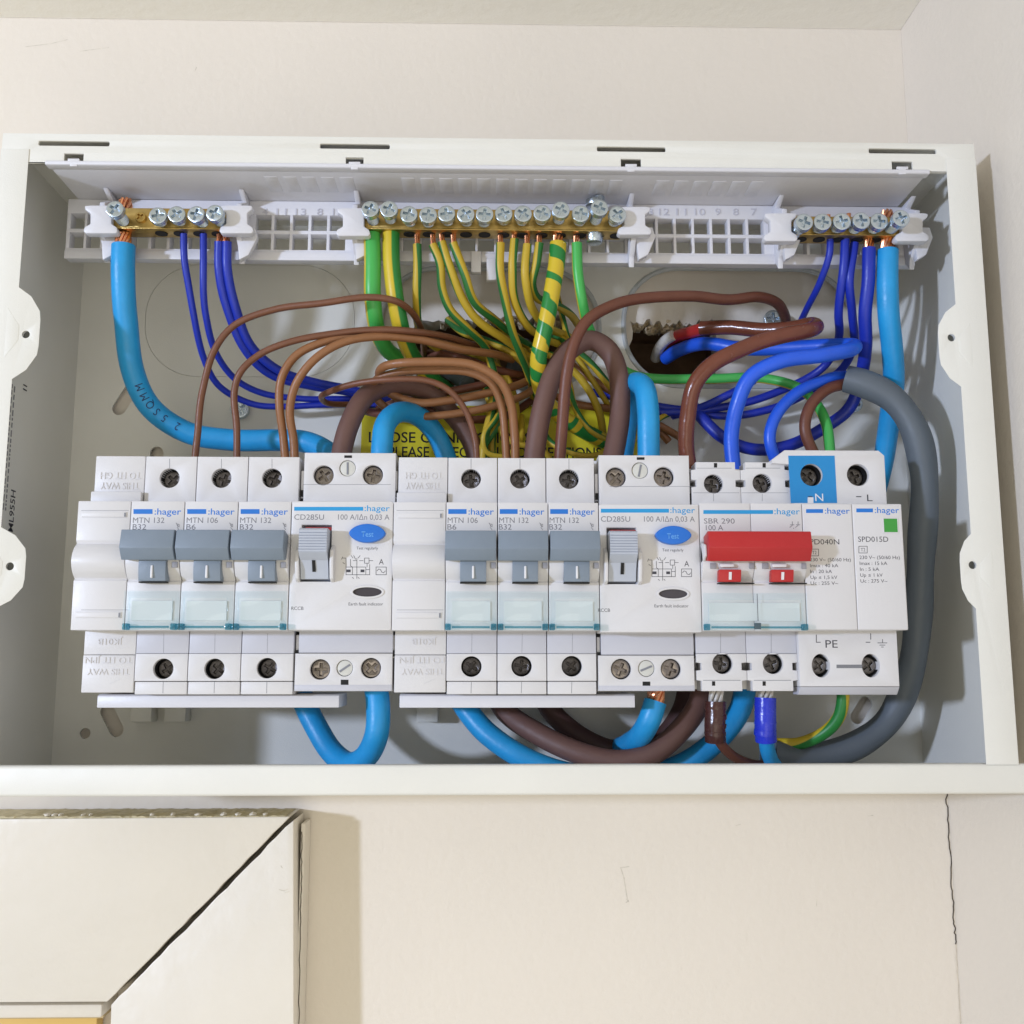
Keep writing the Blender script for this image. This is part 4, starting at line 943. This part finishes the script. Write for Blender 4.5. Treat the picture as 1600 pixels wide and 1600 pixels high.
# brown wires of the left breakers
wire('line_wire', 'thin brown wire from the first breaker arching highest to the left', BROWN, 2.55, [(303, 735, 30), (307, 690, 29), (317, 610, 27), (335, 548, 25), (368, 507, 24), (430, 484, 22), (510, 472, 19), (580, 465, 17.5), (616, 470, 19), (640, 485, 26), (658, 515, 42), (664, 560, 72)], GB)
wire('line_wire', 'thin brown wire from the second breaker, arching below the highest one', BROWN, 2.55, [(370, 735, 30), (370, 670, 29), (367, 612, 27), (377, 580, 25), (405, 554, 25), (450, 536, 24), (540, 518, 24), (600, 515, 24), (645, 518, 27), (690, 525, 36), (745, 539, 52), (805, 552, 70)], GB)
wire('line_wire', 'tan brown wire from the third breaker, left of its pair', OBROWN, 3.1, [(448, 735, 31), (443, 690, 31), (436, 635, 28), (440, 592, 26), (462, 557, 25), (503, 535, 25), (560, 524, 26), (640, 529, 30), (700, 539, 40), (750, 548, 54), (800, 560, 68)], GB)
wire('line_wire', 'tan brown wire from the third breaker, right of its pair', OBROWN, 3.1, [(461, 735, 31), (459, 690, 30), (454, 642, 27), (464, 598, 24), (492, 560, 22), (535, 535, 22), (595, 526, 25), (655, 531, 30), (720, 545, 38), (780, 556, 50), (800, 562, 60)], GB)
# folded loops of the right breakers
wire('line_wire', 'tan brown wire folded in a long loop, outer of the pair at the middle breaker', OBROWN, 3.3, [(805, 735, 31), (804, 680, 30), (798, 630, 27), (782, 594, 24), (745, 573, 22), (690, 566, 22), (625, 567, 24), (597, 574, 29), (594, 590, 37), (612, 616, 44), (650, 630, 47), (700, 625, 48), (770, 612, 52), (815, 600, 60), (840, 585, 72)], GB)
wire('line_wire', 'tan brown wire folded in a long loop, inner of the pair at the middle breaker', OBROWN, 3.1, [(792, 735, 33), (789, 680, 32), (783, 630, 30), (768, 598, 28), (735, 582, 28), (680, 579, 29), (620, 583, 31), (588, 592, 35), (583, 610, 42), (602, 636, 46), (645, 650, 48), (700, 648, 48), (765, 635, 50), (820, 618, 58), (842, 596, 72)], GB)
wire('line_wire', 'thin brown wire from the B6 breaker ending in a bend at the left', BROWN, 2.4, [(745, 735, 31), (743, 690, 30), (728, 642, 28), (702, 610, 26), (665, 595, 26), (600, 593, 28), (545, 602, 33), (512, 614, 40), (503, 621, 47), (512, 630, 56), (550, 632, 64)], GB)
# thick cables above the left residual current device
wire('line_cable', 'thick dull brown cable arching out of the left residual current device', MAUVE, 7.6, [(531, 740, 30), (535, 700, 31), (548, 658, 33), (576, 618, 38), (620, 602, 46), (665, 614, 54), (705, 648, 57), (735, 690, 57), (750, 740, 57)], GR, 'cable', n=18)
wire('neutral_cable', 'thick sky blue cable arching out of the left residual current device', LBLUE, 8.0, [(597, 740, 29), (597, 700, 29), (603, 662, 32), (625, 642, 40), (655, 650, 50), (682, 682, 56), (705, 735, 58)], GR, 'cable', n=18)
wire('line_cable', 'thick dull brown cable in a tall arch in front of the green taped wire', MAUVE, 7.8, [(833, 740, 30), (836, 700, 30), (845, 640, 30), (864, 585, 31), (890, 545, 33), (922, 530, 36), (952, 548, 38), (969, 590, 38), (970, 640, 37), (962, 690, 35), (952, 740, 33)], GR, 'cable', n=18)
wire('line_wire', 'long red-brown wire arching from the last breaker to the right steel nut', RBROWN, 4.3, [(874, 735, 28), (877, 690, 26), (881, 620, 22), (892, 550, 19), (918, 502, 19), (958, 476, 22), (1015, 465, 27), (1080, 464, 32), (1135, 467, 37), (1185, 464, 42), (1213, 473, 48), (1225, 492, 56), (1229, 512, 66)], GB)
wire('neutral_cable', 'thick sky blue cable in a tight arch above the right residual current device', LBLUE, 8.2, [(1014, 740, 29), (1014, 690, 28), (1013, 640, 28), (1008, 608, 31), (994, 598, 39), (984, 612, 48), (979, 650, 54), (974, 700, 57), (970, 740, 58)], GR, 'cable', n=18)
# earth wires
ew = []
def earth(label, dia, pts, uoff, tw=0.0, m=None, cop=True):
    m = m or EARTHT
    o = wire('earth_wire', label, m, dia, pts, GE, uoff=uoff, twist=tw)
    if cop: strands(o, (pts[0][0], 362, 24), (pts[0][0]+(pts[1][0]-pts[0][0])*.1, pts[0][1]+3, 24), dia*.33, COPPER, 6)
    return o
earth('thick green earth wire at the left end of the earth bar', 6.3, [(581, 366, 24), (582, 420, 24), (583, 470, 26), (589, 512, 33), (606, 545, 45), (640, 566, 60), (680, 580, 76)], .27, 0, EARTHG, False)
earth('thick yellow earth wire beside the thick green one', 6.4, [(611, 360, 24), (613, 420, 24), (621, 480, 26), (632, 530, 35), (650, 566, 49), (680, 596, 62), (700, 610, 76)], .70, 0, EARTH, False)
earth('thin earth wire right of the thick yellow one, green side forward', 3.3, [(652, 382, 24), (653, 420, 25), (651, 465, 29), (653, 505, 40), (664, 530, 52), (700, 552, 70)], .60, .6)
earth('thin earth wire with a kink, first of three leaning right', 3.3, [(676, 382, 24), (688, 412, 25), (691, 448, 29), (702, 480, 33), (732, 515, 40), (758, 545, 50), (772, 590, 56), (768, 640, 54), (758, 690, 52), (752, 735, 54)], .24, .5)
earth('thin earth wire, second of three leaning right', 3.3, [(690, 378, 24), (704, 420, 25), (724, 470, 31), (745, 500, 37), (790, 530, 48), (830, 562, 64), (840, 575, 74)], .30, -.5)
earth('thin earth wire, third of three leaning right', 3.3, [(708, 380, 24), (727, 430, 25), (742, 472, 31), (775, 502, 43), (820, 537, 60), (850, 552, 74)], .27, .6)
earth('thin earth wire, first of four near the middle of the earth bar', 3.3, [(782, 380, 24), (781, 425, 25), (790, 475, 31), (800, 512, 37), (815, 555, 47), (828, 592, 60), (834, 620, 74)], .22, .5)
earth('thin earth wire, second of four with green edge to the right', 3.3, [(804, 374, 24), (800, 420, 25), (802, 462, 30), (824, 508, 40), (860, 531, 54), (900, 546, 66)], .66, .4)
earth('thin earth wire, third of four near the middle of the earth bar', 3.3, [(824, 382, 24), (820, 430, 25), (829, 475, 32), (848, 505, 43), (880, 522, 60), (895, 530, 74)], .75, .4)
earth('thin earth wire, fourth of four hooking right behind the taped wire', 3.3, [(843, 380, 24), (838, 412, 25), (831, 442, 28), (838, 463, 34), (862, 474, 44), (890, 490, 58), (905, 510, 74)], .6, .5)
e11 = earth('thick earth wire wrapped in green and yellow spiral tape', 6.4, [(872, 380, 24), (869, 420, 24), (861, 470, 24), (851, 520, 26), (842, 565, 30), (845, 610, 40), (868, 645, 50), (905, 670, 56), (945, 690, 60)], 0, 0, ETAPE)
earth('green earth wire crossing behind the tails to the surge protector', 4.0, [(901, 380, 24), (903, 430, 25), (911, 480, 28), (922, 515, 36), (945, 555, 48), (985, 583, 56), (1040, 593, 58), (1110, 592, 57), (1185, 590, 54), (1232, 600, 49), (1267, 622, 42), (1291, 662, 36), (1300, 735, 32)], .20, .12, EARTHG)
for lab, dia, pts, u_ in (
    ('thin earth wire looping low over the yellow label, left', 2.4, [(800, 575, 74), (790, 620, 60), (776, 655, 52), (757, 680, 50), (760, 705, 52), (790, 712, 54), (812, 690, 58), (815, 650, 66)], .2),
    ('thin earth wire looping low over the yellow label, middle', 2.4, [(775, 575, 74), (768, 620, 62), (775, 660, 56), (800, 690, 53), (835, 700, 56), (858, 715, 58), (850, 740, 58)], .3),
    ('thin earth wire bending down between the arched cables', 2.4, [(880, 560, 72), (890, 600, 60), (900, 640, 54), (922, 672, 54), (958, 690, 60), (985, 685, 66)], .15),
    ('thin earth wire slanting right out of the middle opening', 2.9, [(858, 520, 66), (885, 535, 55), (920, 565, 56), (950, 600, 60), (985, 640, 68), (1010, 665, 72)], .2),
    ('thin earth wire behind the tall arch running down to the label', 2.4, [(868, 450, 74), (880, 500, 62), (892, 540, 58), (930, 600, 62), (960, 650, 70)], .3),
    ('thin earth wire lying across the lower label edge', 2.4, [(845, 640, 70), (860, 690, 56), (885, 705, 54), (920, 712, 55), (985, 690, 60), (1030, 655, 68), (1060, 640, 74)], .25)):
    earth(lab, dia, pts, u_, 1.2, EARTHT, False)
for lab, dia, pts, u_ in (
    ('thin earth wire crossing the dark middle opening, uppermost', 3.1, [(700, 500, 82), (725, 520, 66), (765, 535, 58), (805, 555, 58), (835, 590, 64), (850, 640, 72)], .3),
    ('thin earth wire crossing the dark middle opening, below the uppermost', 3.1, [(690, 540, 84), (722, 548, 66), (760, 562, 60), (792, 590, 60), (806, 640, 64), (800, 700, 66)], .7),
    ('thin earth wire dropping from the middle opening beside the brown loops', 3.1, [(748, 540, 84), (752, 575, 68), (760, 610, 60), (772, 650, 58), (768, 700, 58), (770, 740, 60)], .25),
    ('thin earth wire dropping next to the brown loops, further right', 3.1, [(770, 545, 84), (778, 580, 66), (786, 615, 58), (784, 655, 56), (760, 690, 54), (742, 720, 56)], .2),
    ('thin earth wire tucked behind the foot of the spiral taped wire', 3.1, [(800, 520, 80), (832, 545, 62), (868, 560, 54), (905, 590, 56), (935, 640, 62), (945, 700, 68)], .35)):
    earth(lab, dia, pts, u_, .8, EARTHT, False)
for lab, m_, dia, pts in (
    ('dark brown wire sinking into the middle opening on its left side', RBROWN, 3.3, [(640, 560, 84), (675, 552, 66), (720, 560, 58), (765, 575, 56), (810, 585, 64), (840, 580, 80)]),
    ('dark brown wire bundled low behind the folded brown loops', RBROWN, 3.3, [(590, 640, 66), (640, 622, 60), (700, 612, 58), (760, 600, 60), (815, 590, 68), (845, 570, 82)]),
    ('red-brown wire curving behind the thick brown arch at left', RBROWN, 3.3, [(560, 640, 72), (610, 648, 62), (670, 642, 58), (735, 655, 60), (790, 650, 66), (840, 620, 78)])):
    wire('line_wire', lab, m_, dia, pts, GB)
for lab, pts in (('grey sheath end poking out of the middle opening, left', [(668, 566, 96), (690, 572, 82), (712, 584, 72), (730, 600, 66)]),
                 ('grey sheath end poking out of the middle opening, right', [(820, 540, 98), (812, 560, 84), (802, 580, 74), (796, 598, 68)])):
    wire('sheath_end', lab, GREY, 7.0, pts, 'sheath ends in the middle opening', 'cable', n=18)
for lab, pts in (('tan brown wire lying behind the tall arch, upper', [(880, 555, 74), (905, 580, 64), (945, 605, 64), (1000, 640, 70), (1045, 690, 74)]),
                 ('tan brown wire lying behind the tall arch, lower', [(870, 620, 72), (905, 632, 64), (960, 640, 66), (1030, 665, 70), (1075, 690, 74)])):
    wire('line_wire', lab, OBROWN, 3.2, pts, GB)
# right neutral bar
wire('neutral_wire', 'thin blue wire slanting left from the right neutral bar', BLUE, 2.6, [(1297, 366, 24), (1296, 398, 25), (1282, 440, 32), (1262, 482, 45), (1247, 508, 58), (1225, 545, 72)], GL)
wire('neutral_wire', 'medium blue wire, left of the straight pair at the right neutral bar', BLUE, 3.3, [(1321, 366, 24), (1317, 430, 26), (1311, 490, 35), (1310, 530, 46), (1290, 568, 56), (1245, 600, 62), (1180, 625, 65), (1100, 640, 67), (1040, 645, 70), (985, 640, 72)], GL)
wire('neutral_wire', 'medium blue wire, right of the straight pair at the right neutral bar', BLUE, 3.3, [(1335, 380, 26), (1328, 440, 26.5), (1332, 490, 35), (1334, 535, 45), (1312, 580, 56), (1265, 612, 62), (1200, 640, 66), (1130, 650, 68), (1060, 640, 71), (920, 612, 74)], GL)
wire('neutral_wire', 'thin blue wire climbing behind the brown tail to the right', BLUE, 3.3, [(1050, 650, 74), (1085, 640, 68), (1130, 620, 62), (1170, 600, 62), (1200, 575, 66), (1215, 560, 74)], GL)
n4 = wire('neutral_wire', 'stout blue wire beside the thick sky blue cable, looping low', BLUE, 5.0, [(1358, 388, 24), (1356, 430, 25), (1352, 490, 30), (1353, 540, 38), (1346, 592, 47), (1326, 638, 53), (1290, 668, 57), (1235, 694, 60), (1180, 702, 61), (1130, 684, 62), (1098, 655, 66), (1080, 630, 74)], GL)
strands(n4, (1358, 372, 24), (1358, 390, 24), 1.9, COPPER, 8)
n5 = wire('neutral_cable', 'thick sky blue cable hanging from the right end neutral bar', LBLUE, 8.0, [(1387, 392, 24), (1386, 430, 24), (1388, 480, 26), (1394, 540, 32), (1397, 600, 40), (1391, 660, 48), (1380, 720, 55), (1362, 790, 62)], GR, 'cable', n=18)
strands(n5, (1387, 372, 24), (1387, 394, 24), 3.0, COPPER); strands(n5, (1386, 330, 25), (1385, 346, 25), 2.4, COPPER, 8)
for x, y in ((1294, 336), (1326, 334), (1343, 336)): lead(n4, (x, y, 24), (x, y+8, 24), .9, COPPER)
# incoming tails
m1 = wire('line_tail', 'glossy brown taped tail folded back towards the main switch', TAPEB, 6.0, [(1095, 513, 60), (1140, 512, 54), (1200, 514, 46), (1245, 512, 40), (1268, 508, 35), (1276, 511, 29), (1262, 517, 23), (1220, 526, 20), (1165, 541, 19), (1115, 566, 19), (1086, 603, 21), (1075, 655, 25), (1073, 700, 28), (1078, 740, 30)], 'incoming tails', 'cable', n=18)
wire('red_sleeve', '', REDS, 5.2, [(1040, 534, 84), (1058, 526, 76), (1078, 519, 67), (1100, 513, 59)], parent=m1)
m2_ = wire('neutral_tail', 'bright blue tail folded back towards the main switch', TBLUE, 5.6, [(1040, 560, 86), (1060, 548, 76), (1100, 538, 64), (1160, 543, 55), (1240, 544, 46), (1305, 540, 38), (1333, 540, 31), (1330, 546, 24), (1290, 553, 20), (1220, 566, 19), (1170, 592, 21), (1150, 632, 24), (1143, 680, 28), (1147, 740, 30)], 'incoming tails', 'cable', n=18)
wire('sheath_end', '', WTAPE, 4.6, [(1024, 560, 92), (1030, 545, 84), (1040, 532, 78), (1052, 524, 74)], parent=m2_)
# surge protector leads
gs = wire('grey_cable', 'grey sheathed cable sweeping down the right side of the enclosure', GREY, 10.2, [(1322, 592, 33), (1345, 598, 31), (1392, 622, 28), (1424, 664, 27), (1440, 730, 29), (1441, 840, 34), (1437, 950, 40), (1424, 1050, 46), (1392, 1122, 50), (1335, 1164, 50), (1275, 1180, 48), (1222, 1182, 44), (1200, 1176, 42)], None, 'cable', n=22, rad=lambda t: 5.1+.25*math.sin(t*40))
wire('neutral_core', '', TBLUE, 4.5, [(1330, 588, 38), (1292, 592, 34), (1244, 614, 31), (1213, 650, 29), (1204, 690, 29), (1219, 740, 32)], parent=gs)
wire('line_core', '', RBROWN, 4.3, [(1328, 598, 35), (1294, 608, 32), (1265, 638, 30), (1258, 672, 30), (1276, 720, 32), (1285, 745, 33)], parent=gs)
# below the devices
wire('neutral_cable', 'thick sky blue loop hanging under the left residual current device', LBLUE, 8.6, [(585, 1060, 31), (591, 1100, 29), (589, 1145, 29), (572, 1180, 34), (545, 1192, 42), (515, 1172, 49), (490, 1132, 53), (470, 1085, 55), (462, 1050, 56)], GR, 'cable', n=20)
wire('neutral_cable', 'thick sky blue cable dipping behind the lower lip, mid row', LBLUE, 8.4, [(700, 1060, 52), (722, 1098, 49), (762, 1148, 44), (820, 1188, 40), (900, 1212, 40), (990, 1214, 42), (1060, 1196, 44), (1120, 1158, 46), (1156, 1108, 49), (1166, 1060, 52)], GR, 'cable', n=20)
wire('line_cable', 'thick dull brown cable sagging in front under the right breakers', MAUVE, 8.2, [(768, 1070, 57), (790, 1112, 52), (840, 1150, 44), (905, 1177, 38), (965, 1188, 35), (1018, 1178, 34), (1060, 1146, 36), (1090, 1104, 40), (1100, 1060, 45)], GR, 'cable', n=20)
wire('line_cable', 'thick dull brown cable sagging furthest back under the right breakers', mat('dark_brown_insulation', (84, 58, 54), .55, vary=.04), 8.0, [(838, 1060, 66), (862, 1112, 63), (912, 1155, 60), (970, 1173, 58), (1025, 1158, 58), (1065, 1112, 60), (1078, 1060, 62)], GR, 'cable', n=20)
k5 = wire('neutral_cable', 'short sky blue cable with bare copper under the right residual current device', LBLUE, 8.2, [(1024, 1096, 29), (1016, 1122, 29), (1002, 1148, 34), (984, 1164, 46), (965, 1170, 64)], GR, 'cable', n=20)
strands(k5, (1026, 1070, 29), (1024, 1098, 29), 3.4, COPPER, 11)
m3 = wire('line_tail', 'dark brown taped tail under the main switch', DBROWN, 7.4, [(1118, 1096, 27), (1118, 1112, 27), (1117, 1135, 27), (1118, 1158, 28)], 'taped tails', 'cable', n=18, wob=False)
wire('thin_core', '', RBROWN, 3.6, [(1120, 1150, 28), (1128, 1164, 29), (1150, 1184, 33), (1185, 1196, 40), (1215, 1192, 44)], parent=m3)
strands(m3, (1119, 1070, 27), (1118, 1099, 27), 2.9, WTAPE, 9, 'tinned_end')
m4 = wire('neutral_tail', 'bright blue taped tail under the main switch', BTAPE, 7.6, [(1196, 1090, 27), (1196, 1110, 27), (1196, 1135, 27), (1197, 1158, 28)], 'taped tails', 'cable', n=18, wob=False)
wire('thin_core', '', LBLUE, 5.4, [(1197, 1150, 28.5), (1198, 1168, 30), (1204, 1188, 35), (1215, 1200, 42)], parent=m4)
strands(m4, (1197, 1068, 27), (1196, 1094, 27), 2.9, WTAPE, 9, 'tinned_end')
for mm, xx, ys, m_ in ((m3, 1118, (1104, 1116, 1129, 1142), DBROWN), (m4, 1196, (1098, 1111, 1125, 1140), BTAPE)):
    for y in ys: wire('tape_turn', '', m_, 7.72+.12*math.sin(y), [(xx+.8*math.sin(y*2), y, 27), (xx-.8*math.sin(y*3), y+8+2*math.sin(y), 27.2)], parent=mm, n=18, wob=False)
earth('green and yellow wire curving under the surge protector', 4.6, [(1316, 1070, 34), (1317, 1090, 34), (1309, 1120, 36), (1283, 1148, 40), (1248, 1162, 43), (1214, 1163, 45)], .3, 1, EARTH, False)
